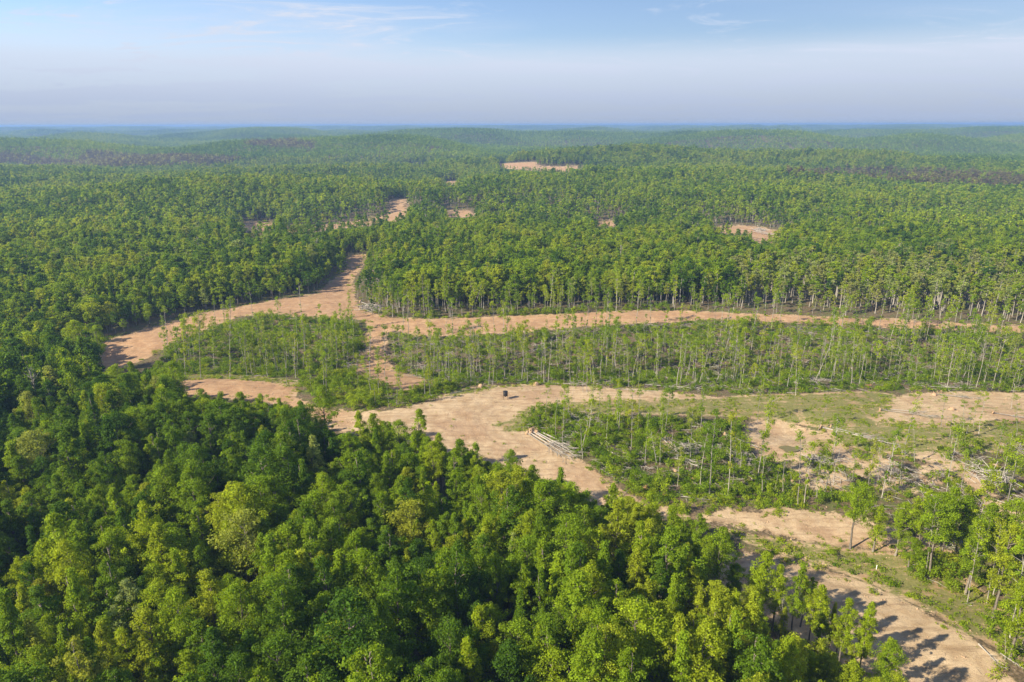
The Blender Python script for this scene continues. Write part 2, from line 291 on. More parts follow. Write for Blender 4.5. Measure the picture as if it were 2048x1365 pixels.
def ground_material():
    m = new_mat('ground'); b = NB(m)
    pos = b.node('ShaderNodeNewGeometry').outputs['Position']
    n_big = b.noise(pos, 0.035, 5, .6); n_mid = b.noise(pos, 0.22, 6, .62, .4); n_fine = b.noise(pos, 1.6, 6, .7); n_px = b.noise(pos, 5.0, 3, .7)
    st = b.node('ShaderNodeMapping'); st.inputs['Scale'].default_value = (0.10, 0.75, 0.3); st.inputs['Rotation'].default_value = (0, 0, R(-16)); b.L.new(pos, st.inputs[0])
    n_str = b.noise(st.outputs[0], 1.0, 6, .68, .3)
    dirt = b.attr('dirt'); grass = b.attr('grass'); brush = b.attr('brush'); red = b.attr('red'); edge = b.attr('edge')
    # bare soil
    c = b.ramp(n_mid, [(.28, (.30, .203, .112)), (.5, (.425, .318, .2)), (.72, (.53, .41, .268))])
    cr = b.ramp(n_mid, [(.28, (.265, .155, .088)), (.5, (.385, .235, .13)), (.72, (.475, .322, .195))])
    c = b.mix(red, c, cr)
    c = b.mix(b.math('MULTIPLY', b.rng(n_str, .50, .62), .6), c, (.25, .175, .105, 1))
    c = b.mix(b.rng(n_big, .50, .66, 0, .55), c, b.mix(n_mid, (.24, .14, .08, 1), (.36, .235, .145, 1)))
    # wheel tracks that follow the rim of the bare ground
    trk = b.math('SINE', b.math('ADD', b.math('MULTIPLY', edge, 1.9), b.math('MULTIPLY', n_mid, 14.0)))
    c = b.mix(b.math('MULTIPLY', b.rng(trk, .55, 1.0), b.rng(n_big, .40, .60, 0, .36)), c, (.25, .16, .095, 1))
    c = b.mix(b.rng(n_px, .54, .66, 0, .6), c, (.20, .14, .09, 1))
    c = b.mix(b.rng(n_fine, .60, .74, 0, .5), c, (.55, .45, .32, 1))
    # weeds on the soil
    g = b.ramp(n_fine, [(.3, (.085, .095, .028)), (.5, (.135, .145, .04)), (.7, (.21, .195, .075))])
    gm = b.math('ADD', b.math('MULTIPLY', grass, .62), b.math('MULTIPLY', b.math('SUBTRACT', n_mid, .5), 1.5)); gm = b.math('ADD', gm, b.math('MULTIPLY', b.math('SUBTRACT', n_str, .5), .9))
    gm = b.math('ADD', gm, b.math('MULTIPLY', b.math('SUBTRACT', n_fine, .5), .8))
    c = b.mix(b.rng(gm, .30, .62, 0, .9), c, g)
    # litter of the woods and cut slopes
    lt = b.ramp(n_fine, [(.28, (.045, .04, .022)), (.45, (.10, .075, .045)), (.58, (.17, .125, .08)), (.72, (.30, .24, .17))])
    lg = b.ramp(n_mid, [(.3, (.05, .075, .018)), (.7, (.10, .125, .03))])
    lt = b.mix(b.rng(b.math('ADD', n_mid, b.math('MULTIPLY', n_px, .4)), .62, .85, 0, .85), lt, lg)
    wood = b.math('SUBTRACT', b.math('ADD', dirt, b.math('MULTIPLY', b.math('SUBTRACT', n_fine, .5), .55)), b.math('MULTIPLY', b.math('SUBTRACT', .5, n_mid), 1.5))
    gr2 = b.math('ADD', grass, b.math('MULTIPLY', b.math('SUBTRACT', n_fine, .5), .5))
    open_ = b.math('MAXIMUM', b.rng(wood, .40, .60), b.rng(gr2, .35, .6))
    col = b.mix(open_, lt, c)
    bm = b.math('ADD', b.math('MULTIPLY', n_fine, .6), b.math('ADD', b.math('MULTIPLY', n_px, .25), b.math('MULTIPLY', trk, .04)))
    b.out(b.bsdf(col, .95, .12, bm, .8, .35)); return m
M_GROUND = ground_material()

# ------------------------------------------------------------------ object helpers
def tag(o, label=None, cat=None, group=None, kind=None):
    if label: o['label'] = label
    if cat: o['category'] = cat
    if group: o['group'] = group
    if kind: o['kind'] = kind
    return o
def make_mesh(name, V, F, mats, mi=None, attrs=None, smooth_=False):
    me = bpy.data.meshes.new(name)
    V = np.asarray(V, np.float32); F = [np.asarray(f, np.int32) for f in (F if isinstance(F, list) else [F]) if len(f)]
    nv = len(V); loops = np.concatenate([f.ravel() for f in F]) if F else np.zeros(0, np.int32)
    tot = np.concatenate([np.full(len(f), f.shape[1], np.int32) for f in F]) if F else np.zeros(0, np.int32)
    me.vertices.add(nv); me.vertices.foreach_set('co', V.ravel())
    me.loops.add(len(loops)); me.loops.foreach_set('vertex_index', loops)
    me.polygons.add(len(tot)); me.polygons.foreach_set('loop_start', np.concatenate([[0], np.cumsum(tot)[:-1]]).astype(np.int32) if len(tot) else tot)
    me.polygons.foreach_set('loop_total', tot)
    if mi is not None: me.polygons.foreach_set('material_index', np.asarray(mi, np.int32))
    if smooth_: me.polygons.foreach_set('use_smooth', np.ones(len(tot), bool))
    for m in (mats if isinstance(mats, (list, tuple)) else [mats]): me.materials.append(m)
    for k, (dom, v) in (attrs or {}).items():
        a = me.attributes.new(k, 'FLOAT', dom); a.data.foreach_set('value', np.asarray(v, np.float32))
    me.update(calc_edges=True); return me
def obj(name, me, parent=None, loc=None, link=True):
    o = bpy.data.objects.new(name, me)
    if link: COL.objects.link(o)
    if parent is not None: o.parent = parent
    if loc is not None: o.location = loc
    return o
def empty(name, loc, rot=(0, 0, 0)):
    o = bpy.data.objects.new(name, None); COL.objects.link(o); o.location = loc; o.rotation_euler = rot; o.empty_display_size = .3; return o
class Geo:
    """collects quads"""
    def __init__(s): s.V = []; s.F = []; s.n = 0
    def add(s, V, F): s.V.append(np.asarray(V, float)); s.F.append(np.asarray(F, int) + s.n); s.n += len(V)
    def tube(s, P, r, sides=6, cap=True):
        P = np.asarray(P, float); r = np.broadcast_to(np.asarray(r, float), (len(P),)); rings = []
        for i in range(len(P)):
            t = P[min(i + 1, len(P) - 1)] - P[max(i - 1, 0)]; t = t / (np.linalg.norm(t) + 1e-9)
            a = np.cross(t, [0.31, .95, .02] if abs(t[2]) > .8 else [0, 0, 1]); a /= np.linalg.norm(a) + 1e-9; c = np.cross(t, a)
            th = np.arange(sides) * 2 * math.pi / sides
            rings.append(P[i] + r[i] * (np.cos(th)[:, None] * a + np.sin(th)[:, None] * c))
        V = np.concatenate(rings); F = []
        for i in range(len(P) - 1):
            for k in range(sides):
                k2 = (k + 1) % sides; F.append((i * sides + k, i * sides + k2, (i + 1) * sides + k2, (i + 1) * sides + k))
        if cap and sides == 6:
            for o in (0, (len(P) - 1) * sides): F.append((o, o + 1, o + 2, o + 3)); F.append((o, o + 3, o + 4, o + 5))
        s.add(V, F)
    def data(s): return (np.concatenate(s.V), np.concatenate(s.F)) if s.V else (np.zeros((0, 3)), np.zeros((0, 4), int))
def leaf_quads(r, C, Nrm, size):
    """one small bent leaf-spray face for each centre"""
    n = len(C); Nrm = Nrm / (np.linalg.norm(Nrm, axis=1, keepdims=True) + 1e-9)
    h = r.normal(size=(n, 3)); a = np.cross(Nrm, h); a /= np.linalg.norm(a, axis=1, keepdims=True) + 1e-9; c = np.cross(Nrm, a)
    s = (size * r.uniform(.6, 1.35, n))[:, None]; w = s * r.uniform(.55, .85, (n, 1))
    sk = r.uniform(-.35, .35, (n, 1)) * s; bend = Nrm * s * r.uniform(-.25, .15, (n, 1))
    V = np.stack([C - a * s * .5, C + c * w * .5 + a * sk + bend, C + a * s * .5, C - c * w * .5 + a * sk * .6 + bend * .6], 1).reshape(-1, 3)
    return V, np.arange(4 * n).reshape(n, 4)
def clump_leaves(r, cc, cr, per, size, up=.35, flat=.75):
    """leaves on the shells of clumps with centres cc and radii cr"""
    n = len(cc); C = np.repeat(cc, per, 0); rad = np.repeat(cr, per)
    d = r.normal(size=(n * per, 3)); d[:, 2] += up; d /= np.linalg.norm(d, axis=1, keepdims=True)
    k = r.uniform(.3, 1.22, (n * per, 1)) ** .7
    P = C + d * rad[:, None] * k * np.array([1, 1, flat])
    nr = d * .9 + r.normal(size=d.shape) * .75 + np.array([0, 0, .35])
    V, F = leaf_quads(r, P, nr, size)
    shade = r.normal(0, .13, n * per) + np.repeat(r.normal(0, .10, n), per)
    return V, F, np.clip(shade, -.4, .5)
def tree_shape(seed, H, form, lod):
    """-> trunk geometry, crown geometry (base at the origin)"""
    r = np.random.default_rng(seed)
    base, wid, nb, top = {'round': (.36, .16, .58, .75), 'oval': (.30, .138, .42, .95), 'cone': (.20, .115, .2, 1.3), 'broad': (.42, .205, .66, .65), 'edge': (.50, .125, .5, .8), 'pole': (.55, .09, .5, .8), 'dead': (.35, .16, .6, .7)}[form]
    RR = wid * H * r.uniform(.9, 1.12); zb = base * H
    nc, per, size, crf = {0: (88, 96, .27, .29), 1: (42, 44, .54, .35), 2: (17, 18, 1.15, .48)}[lod]
    if form == 'dead': per = 2
    if form in ('edge', 'pole'): nc = int(nc * .62)
    t = r.uniform(0, 1, nc) ** .85; az = r.uniform(0, 2 * math.pi, nc)
    prof = np.where(t < nb, .45 + .55 * np.sin(np.clip(t / nb, 0, 1) * math.pi / 2), np.cos(np.clip((t - nb) / (1 - nb), 0, 1) * math.pi / 2) ** (top) * .96 + .04)
    lob = (1 + .4 * (r.uniform(size=nc) < .15)) * (1 + .32 * np.sin(az * 2 + r.uniform(0, 6)) * r.uniform(.3, 1) + .15 * np.sin(az * 3 + t * 5 + r.uniform(0, 6)))
    rho = RR * prof * lob * np.clip(r.uniform(.0, 1, nc) ** .55, .1, 1) * .86
    lean = r.normal(0, .018 * H, 2)
    cc = np.stack([rho * np.cos(az) + lean[0] * t, rho * np.sin(az) + lean[1] * t, zb + (H * .95 - zb) * t + r.normal(0, .25, nc)], 1)
    cr = RR * crf * r.uniform(.5, 1.4, nc) * (1 - .25 * t)
    V, F, S = clump_leaves(r, cc, cr, per, size)
    g = Geo(); k = 7 if lod == 0 else 4
    zz = np.linspace(-.6, H * .9, k); wob = np.cumsum(r.normal(0, .11 if lod == 0 else .15, (k, 2)), 0); wob -= wob[0]
    tt = np.clip((zz - zb) / (H - zb), 0, 1); sp = np.stack([wob[:, 0] + lean[0] * tt, wob[:, 1] + lean[1] * tt, zz], 1)
    rad0 = .0105 * H + .05; rr = rad0 * (1 - .82 * np.clip(zz / H, 0, 1)); rr[0] *= 1.35
    g.tube(sp, rr, 6 if lod == 0 else 4)
    if lod < 2:
        for i in r.permutation(nc)[: (60 if form == 'dead' else 22 if lod == 0 else 7)]:
            e = cc[i]; z0 = max(zb * .8, e[2] - np.hypot(e[0], e[1]) * r.uniform(.6, 1.1) - .6)
            p0 = np.array([np.interp(z0, zz, sp[:, 0]), np.interp(z0, zz, sp[:, 1]), z0]); mid = (p0 + e) / 2 + np.array([0, 0, .3]) + r.normal(0, .2, 3)
            g.tube([p0, mid, e], [rad0 * .38, rad0 * .22, .02], 4, False)
    return g.data(), (V, F, S)
def slender_shape(seed, H, kind, lod=0):
    """a thin tree left by the cutters: long bare pole, few sprays of leaves"""
    r = np.random.default_rng(seed); g = Geo(); k = 8 if lod == 0 else 5
    zz = np.linspace(-.5, H * .97, k); bend = r.normal(0, .022 * H, 2) * (4.5 if kind == 'bent' else 1.0)
    q = np.clip(zz / H, 0, 1); wob = np.cumsum(r.normal(0, .11, (k, 2)), 0); wob -= wob[0]
    sp = np.stack([wob[:, 0] + bend[0] * q ** 2, wob[:, 1] + bend[1] * q ** 2, zz - (np.hypot(*bend) * q ** 3 * .5 if kind == 'bent' else 0)], 1)
    rad0 = .0052 * H + .025; g.tube(sp, rad0 * (1 - .72 * q), 6 if lod == 0 else 4)
    def pt(z): return np.array([np.interp(z, zz, sp[:, 0]), np.interp(z, zz, sp[:, 1]), np.interp(z, zz, sp[:, 2])])
    cc = []; cr = []
    top = {'tuft': .24, 'column': .62, 'sparse': .42, 'bent': .40, 'snag': 0, 'bushy': .5}[kind]
    n = {'tuft': 11, 'column': 22, 'sparse': 12, 'bent': 13, 'snag': 0, 'bushy': 30}[kind]
    for i in range(n):
        u = r.uniform(0, 1) ** .7; z = H * (1 - top + top * u); p = pt(z)
        a = r.uniform(0, 2 * math.pi); ln = H * {'tuft': .085, 'column': .05, 'sparse': .085, 'bent': .08, 'bushy': .12}[kind] * (1.15 - .65 * u) * r.uniform(.3, 1.1)
        e = p + np.array([math.cos(a) * ln, math.sin(a) * ln, ln * r.uniform(.1, .7)])
        g.tube([p - np.array([0, 0, .25]), e], [.045, .015], 4, False); cc.append(e); cr.append(r.uniform(.45, .95) * H / 19)
    for i in range(r.integers(2, 7) if kind != 'snag' else 0):       # shoots low on the pole
        z = H * r.uniform(.12, .6); p = pt(z); cc.append(p + np.append(r.normal(0, .18, 2), 0)); cr.append(r.uniform(.22, .5))
    for i in range(5 if kind in ('snag', 'sparse', 'bent') else 2):         # bare stubs
        z = H * r.uniform(.5, .95); p = pt(z); a = r.uniform(0, 6.28); ln = r.uniform(.6, 2.0)
        g.tube([p, p + np.array([math.cos(a) * ln, math.sin(a) * ln, ln * r.uniform(.5, 1.2)])], [.05, .02], 4, False)
    if cc:
        per, size = ((48, .28) if lod == 0 else (16, .52)); V, F, S = clump_leaves(r, np.array(cc), np.array(cr), per, size, .2, .8)
    else: V, F, S = np.zeros((0, 3)), np.zeros((0, 4), int), np.zeros(0)
    return g.data(), (V, F, S)
def split_meshes(name, shape, bark):
    (tv, tf), (cv, cf, cs) = shape
    tm = make_mesh(name + '_trunk', tv, tf, bark, smooth_=True)
    cm = make_mesh(name + '_crown', cv, cf, M_LEAF, attrs={'shade': ('FACE', cs)}) if len(cf) else None
    return tm, cm
def joint_mesh(name, shape, bark, tvar=None):
    (tv, tf), (cv, cf, cs) = shape
    V = np.concatenate([tv, cv]); F = np.concatenate([tf, cf + len(tv)]); mi = np.concatenate([np.zeros(len(tf), int), np.ones(len(cf), int)])
    return make_mesh(name, V, F, [bark, M_LEAF], mi, {'shade': ('FACE', np.concatenate([np.zeros(len(tf)), cs]))})
def scatter(name, protos, P, rot, scl, idx, tint, label, cat):
    """one object: many small things nobody could count, as instances on points"""
    pc = bpy.data.collections.new(name + '_kinds')
    for i, me in enumerate(protos): pc.objects.link(bpy.data.objects.new('%s_kind_%02d' % (name, i), me))
    me = bpy.data.meshes.new(name); me.vertices.add(len(P)); me.vertices.foreach_set('co', np.asarray(P, np.float32).ravel())
    def at_(k, ty, v, f='value'):
        a = me.attributes.new(k, ty, 'POINT'); a.data.foreach_set(f, np.ascontiguousarray(v).ravel())
    at_('rot', 'FLOAT_VECTOR', np.asarray(rot, np.float32), 'vector'); at_('scl', 'FLOAT_VECTOR', np.asarray(scl, np.float32), 'vector')
    at_('idx', 'INT', np.asarray(idx, np.int32)); at_('tint', 'FLOAT', np.asarray(tint, np.float32))
    o = obj(name, me); tag(o, label, cat, None, 'stuff')
    gt = bpy.data.node_groups.new(name, 'GeometryNodeTree'); gt.interface.new_socket('Geometry', in_out='INPUT', socket_type='NodeSocketGeometry'); gt.interface.new_socket('Geometry', in_out='OUTPUT', socket_type='NodeSocketGeometry')
    N, L = gt.nodes, gt.links; gi = N.new('NodeGroupInput'); go = N.new('NodeGroupOutput'); ip = N.new('GeometryNodeInstanceOnPoints'); ci = N.new('GeometryNodeCollectionInfo')
    ci.inputs['Collection'].default_value = pc; ci.inputs['Separate Children'].default_value = True; ci.inputs['Reset Children'].default_value = True; ip.inputs['Pick Instance'].default_value = True
    def na(k, ty):
        n = N.new('GeometryNodeInputNamedAttribute'); n.data_type = ty; n.inputs['Name'].default_value = k; return n.outputs['Attribute']
    er = N.new('FunctionNodeEulerToRotation'); L.new(na('rot', 'FLOAT_VECTOR'), er.inputs[0]); L.new(er.outputs[0], ip.inputs['Rotation'])
    L.new(na('scl', 'FLOAT_VECTOR'), ip.inputs['Scale']); L.new(na('idx', 'INT'), ip.inputs['Instance Index'])
    L.new(gi.outputs[0], ip.inputs['Points']); L.new(ci.outputs[0], ip.inputs['Instance']); L.new(ip.outputs[0], go.inputs[0])
    md = o.modifiers.new('scatter', 'NODES'); md.node_group = gt
    return o

# ------------------------------------------------------------------ the ground
def build_ground():
    aw = R(46); th = np.concatenate([np.linspace(-math.pi, -aw, 40)[:-1], np.linspace(-aw, aw, 470), np.linspace(aw, math.pi, 40)[1:]])
    rr = np.concatenate([np.array([2., 20, 40, 60, 75]), np.arange(85, 360, 1.25), np.geomspace(360, 16000, 210)[1:]])
    TH, RD = np.meshgrid(th, rr); x = RD * np.sin(TH); y = RD * np.cos(TH); z = height(x, y)
    nr, nt = x.shape; xf, yf = x.ravel(), y.ravel()
    sd = np.full(xf.shape, -20.0)
    for p in DIRT_W.values(): sd = np.maximum(sd, sdist(p, xf, yf))
    fd = np.full(xf.shape, -20.0)
    for p in FAR_W: fd = np.maximum(fd, sdist(p, xf, yf) + 4)
    rd = sdist(DIRT_W['road_left'], xf, yf); ld = sdist(DIRT_W['landing_left'], xf, yf)
    gs = np.full(xf.shape, -20.0)
    for p in GRASS_W: gs = np.maximum(gs, sdist(p, xf, yf))
    bs = np.full(xf.shape, -20.0)
    for p, _, _ in BRUSH_W.values(): bs = np.maximum(bs, sdist(p, xf, yf))
    dirt = np.clip(.5 + np.maximum(sd / 5, fd / 30), 0, 1); grass = np.clip(.5 + gs / 4, 0, 1); rb_ = np.maximum(sdist(DIRT_W['right_bank'], xf, yf), sdist(DIRT_W['right_bank_low'], xf, yf)); grass = np.maximum(grass, np.clip(.5 + rb_ / 6, 0, 1) * (.42 + .3 * perlin(xf / 11, yf / 6))); red = np.clip(.5 + np.maximum(rd, ld) / 6, 0, 1) * .95; red = np.maximum(red, np.clip(.5 + fd / 30, 0, 1))
    # soil banks and ruts
    zf = z.ravel() + np.where(sd > -6, -.07 * smooth(-3, 2, sd), 0) + .12 * perlin(xf / 2.3, yf / 2.3) * (np.hypot(xf, yf) < 380) * smooth(-1, 3, np.maximum(sd, gs))
    V = np.stack([xf, yf, zf], 1)
    i, j = np.meshgrid(np.arange(nr - 1), np.arange(nt - 1), indexing='ij'); a = (i * nt + j).ravel()
    F = np.stack([a, a + 1, a + nt + 1, a + nt], 1)[:, ::-1]
    at_ = {'dirt': dirt, 'grass': grass, 'red': red, 'edge': sd, 'brush': np.clip(.5 + bs / 6, 0, 1)}
    def sheet(name, fsel, dz):
        if fsel is None: v, f, s = V, F, slice(None)
        else:
            f0 = F[fsel]; u, inv = np.unique(f0, return_inverse=True); v = V[u] + np.array([0, 0, dz]); f = inv.reshape(f0.shape); s = u
        o = obj(name, make_mesh(name, v, f, M_GROUND, attrs={k: ('POINT', q[s]) for k, q in at_.items()}, smooth_=True)); o['kind'] = 'structure'; return o
    g = sheet('ground', None, 0); g['label'] = 'rolling forest ground with leaf litter and cut-over soil'
    fm = dirt[F].mean(1); gm = grass[F].mean(1)
    sheet('dirt_road', fm > .52, .02)['label'] = 'bare tan dirt roads and landings through the cut-over woods'
    sheet('meadow', (gm > .55) & (fm <= .52), .02)['label'] = 'patchy weedy grass on the sandy clearing'
build_ground()

# ------------------------------------------------------------------ forest
FORMS = ['round', 'oval', 'broad', 'oval', 'cone', 'round', 'oval', 'broad', 'oval', 'cone', 'oval', 'round']
HERO = [tree_shape(100 + i, 20.0, f, 0) for i, f in enumerate(FORMS)]
HERO_M = [split_meshes('forest_tree_%d' % i, s, M_BARK) for i, s in enumerate(HERO)]
NEAR_M = [joint_mesh('near_tree_%d' % i, s, M_BARK) for i, s in enumerate(HERO)] + [joint_mesh('near_edge_%d' % i, tree_shape(150 + i, 20.0, f, 0), M_PALE) for i, f in enumerate(['edge', 'pole', 'edge', 'edge', 'dead'])]
MID_M = [joint_mesh('mid_tree_%d' % i, tree_shape(200 + i, 20.0, f, 1), M_BARK) for i, f in enumerate(FORMS)] + [joint_mesh('mid_edge_%d' % i, tree_shape(250 + i, 20.0, f, 1), M_PALE) for i, f in enumerate(['edge', 'pole', 'edge', 'edge', 'dead'])]
FAR_M = [joint_mesh('far_tree_%d' % i, tree_shape(300 + i, 20.0, f, 2), M_BARK) for i, f in enumerate(FORMS)] + [joint_mesh('far_edge_%d' % i, tree_shape(350 + i, 20.0, f, 2), M_PALE) for i, f in enumerate(['edge', 'pole', 'edge', 'edge', 'dead'])]
THIN = wpoly([(560, 470), (640, 432), (780, 400), (900, 385), (1100, 385), (1400, 410), (1800, 425), (2080, 450), (2080, 520), (1800, 500), (1500, 500), (1300, 490), (1000, 466), (750, 470)], 10)
RIGHT_THIN = wpoly([(1450, 560), (1700, 545), (2100, 550), (2100, 655), (1800, 637), (1480, 626)], 10)
DARK = [wpoly(p, 6) for p in ([(1560, 358), (1700, 350), (1880, 352), (2080, 375), (2080, 398), (1850, 385), (1700, 372), (1580, 368)], [(490, 296), (560, 289), (650, 293), (640, 303), (520, 303)],
        [(130, 325), (220, 318), (350, 320), (490, 330), (420, 342), (250, 348), (140, 345)], [(-60, 326), (90, 324), (150, 340), (60, 345), (-60, 340)])]
# clear strips as seen in the photograph, projected once to keep what is open in it open
def blocks(x, y, z, h):
    hit = np.zeros(x.shape, bool)
    regions = [np.array(OPEN_NEAR, float)] + [np.array(p, float) for p in OPEN_FAR]
    for f in (0.0, .25, .5, .75, 1.0):
        u, v, w = project(x, y, z + h * f); hit |= inside(regions[0], u, v) & (w > 1)
    k = np.nonzero((np.hypot(x, y) > 330) & ~hit)[0]; fh_ = np.zeros(len(k), bool)
    for f in np.linspace(0, 1, 13):
        for o in (-2.4, 0.0, 2.4):
            u, v, w = project(x[k] + o, y[k], z[k] + h[k] * f)
            for p in regions[1:]: fh_ |= inside(p, u, v)
    hit[k] |= fh_ & (np.random.default_rng(len(k)).uniform(size=len(k)) < .96)
    return hit
def forest_points():
    out = []
    for s, r0, r1, seed in ((4.6, 30, 250, 1), (4.3, 250, 640, 2), (5.0, 640, 1750, 3)):
        rg = np.random.default_rng(seed); n = int(r1 / s) + 2
        gx, gy = np.meshgrid(np.arange(-n, n), np.arange(-n // 6, int(n * 1.18))); gx = gx + .5 * (gy % 2)
        x = (gx * s + rg.uniform(-.42, .42, gx.shape) * s).ravel(); y = (gy * s * .87 + rg.uniform(-.42, .42, gy.shape) * s).ravel()
        d = np.hypot(x, y); k = (d > r0) & (d <= r1) & ((np.abs(np.arctan2(x, y)) < R(47)) | (d < 130) | ((d < 260) & (y > 0)))
        out.append(np.stack([x[k], y[k]], 1))
    return np.concatenate(out)
FP = forest_points(); fx, fy = FP[:, 0], FP[:, 1]; fz = height(fx, fy)
fd_ = np.hypot(fx, fy)
rg = np.random.default_rng(21)
fh = (19.0 - 3.6 * smooth(230, 330, fd_)) * (1 + .2 * perlin(fx / 40, fy / 40 + 5)) * np.clip(rg.normal(1, .16, len(fx)), .55, 1.36)
ed_ = np.full(len(fx), -20.0)
for p in list(DIRT_W.values()) + FAR_W: ed_ = np.maximum(ed_, sdist(p, fx, fy, 20))
fh *= 1 - .40 * smooth(-20, -4, ed_)
fringe = rg.uniform(size=len(fx)) < .45 * smooth(-12, -2, ed_)
for p in FAR_W: fringe |= sdist(p, fx, fy, 20) > -3
bad = blocks(fx, fy, fz, fh)
for k_ in (.9, .8, .7, .6):                                          # trees at the rim of the open land stay lower
    i_ = np.nonzero(bad)[0]; ok_ = ~blocks(fx[i_], fy[i_], fz[i_], fh[i_] * k_); fh[i_[ok_]] *= k_; bad[i_[ok_]] = False
keep = ~bad & ~fringe & ~inside(OPEN_W, fx, fy)
thin = inside(THIN, fx, fy); rthin = inside(RIGHT_THIN, fx, fy); keep &= ~(thin & (rg.uniform(size=len(fx)) < .42)) & ~(rthin & (rg.uniform(size=len(fx)) < .3)) & (rg.uniform(size=len(fx)) < .955)
edge_sd = sdist(OPEN_W, fx, fy, 30.0)
dark = np.zeros(len(fx), bool)
for p in DARK: dark |= inside(p, fx, fy)
species = .43 + .22 * perlin(fx / 60 + 2, fy / 60) + .16 * perlin(fx / 260, fy / 260 + 8) + rg.normal(0, .17, len(fx))
species += .03 * smooth(230, 320, fd_) + .13 * smooth(-60, 90, fx) * (fd_ < 260) - .05 * (fx < -20) * (fd_ < 400)
odd = rg.uniform(size=len(fx)); species = np.where(odd < .04, rg.uniform(.72, .86, len(fx)), np.clip(species, .11, .70))
species = np.where(rthin & (odd < .5), rg.uniform(.76, .9, len(fx)), species)
species = np.where(thin, np.clip(species - .06, .1, .9), species); species = np.where(dark & (rg.uniform(size=len(fx)) < .8), rg.uniform(.95, 1.0, len(fx)), species)
form = rg.integers(0, len(FORMS), len(fx)); edgy = (thin & (rg.uniform(size=len(fx)) < .45)) | rthin | ((edge_sd > -16) & (fd_ > 270) & (fx > -90))
form = np.where(edgy, len(FORMS) + rg.integers(0, 4, len(fx)), form)
form = np.where(rg.uniform(size=len(fx)) < .004, len(FORMS) + 4, form)
wid_ = rg.uniform(.8, 1.25, len(fx)) * (1 + .25 * smooth(240, 340, fd_)); rotz = rg.uniform(0, 6.283, len(fx))
tu, tv, tw = project(fx, fy, fz + fh * .8)
# the trees of the front wood that show largest are things of their own
vis = keep & (tu > -10) & (tu < 2058) & (tv > 0) & (tv < 1385) & (form < len(FORMS)) & (tw > 1)
order = np.argsort(np.where(vis, np.hypot(np.hypot(fx, fy), CAM_H - fz - fh * .8), 1e9))[:250]
hero = np.zeros(len(fx), bool); hero[order] = vis[order]
TINT_NAMES = [(.10, 'deep green'), (.22, 'dark green'), (.36, 'mid green'), (.5, 'fresh green'), (.64, 'bright green'), (.75, 'yellow-green'), (.80, 'olive-gold'), (.88, 'silvery green'), (.96, 'pale gold'), (2, 'brown')]
def tint_name(t):
    for a, n in TINT_NAMES:
        if t < a: return n
FORM_NAMES = {'round': 'round-crowned', 'oval': 'oval-crowned', 'broad': 'broad-crowned', 'cone': 'tapering'}
ORD = ['first', 'second', 'third', 'fourth', 'fifth', 'sixth', 'seventh', 'eighth', 'ninth', 'tenth', 'eleventh', 'twelfth', 'thirteenth', 'fourteenth', 'fifteenth', 'sixteenth', 'seventeenth', 'eighteenth', 'nineteenth', 'twentieth'] + ['twenty-' + q for q in ('first', 'second', 'third', 'fourth', 'fifth', 'sixth', 'seventh', 'eighth', 'ninth')]
def order_labels(items, make):
    """items: (key, u, object); a label for each, with its place in the row where several share a key"""
    by = {}
    for k, u, o in items: by.setdefault(k, []).append((u, o))
    for k, l in by.items():
        l.sort(key=lambda q: q[0])
        for i, (u, o) in enumerate(l):
            e = '' if len(l) == 1 else (', ' + (('left' if i == 0 else 'right') + ' of two' if len(l) == 2 else ORD[i] + ' from the left'))
            o['label'] = make(k) + e
FOREST_ZONE = [[(340, 'in the hollow left of the landing'), (700, 'bordering the small landing'), (1100, 'bordering the sandy field'), (1480, 'bordering the lower road'), (3000, 'beside the front road')],
               [(280, 'in the far left front wood'), (560, 'in the front wood under the landing'), (850, 'in the middle of the front wood'), (1150, 'in the front wood under the field'), (1480, 'in the front wood under the lower road'), (3000, 'beside the front road bend')],
               [(280, 'at the lower left corner'), (560, 'in the bottom rows of the left wood'), (850, 'in the bottom rows at mid wood'), (1150, 'in the bottom rows under the sandy field'), (1480, 'in the bottom rows towards the front road'), (3000, 'at the bottom edge by the front road')]]
def forest_zone(u, v):
    row = 0 if v < 960 else (1 if v < 1150 else 2)
    for a, n in FOREST_ZONE[row]:
        if u < a: return n
def forest_tree(i_form, x, y, z, h, w, rz, tint, bark=None):
    root = empty('forest_tree', (x, y, z), (0, 0, rz)); s = h / 20.0; root.scale = (s * w, s * w, s)
    tm, cm = HERO_M[i_form]; obj('trunk', tm, root); c = obj('crown', cm, root); c['tint'] = float(tint)
    root['category'] = 'tree'; root['group'] = 'trees of the front wood'
    return root
items = []; hero_rim = []
for i in np.nonzero(hero)[0]:
    o = forest_tree(int(form[i]), fx[i], fy[i], fz[i], fh[i], wid_[i], rotz[i], species[i])
    items.append(((tint_name(species[i]), FORM_NAMES[FORMS[form[i]]], forest_zone(tu[i], tv[i])), tu[i], o))
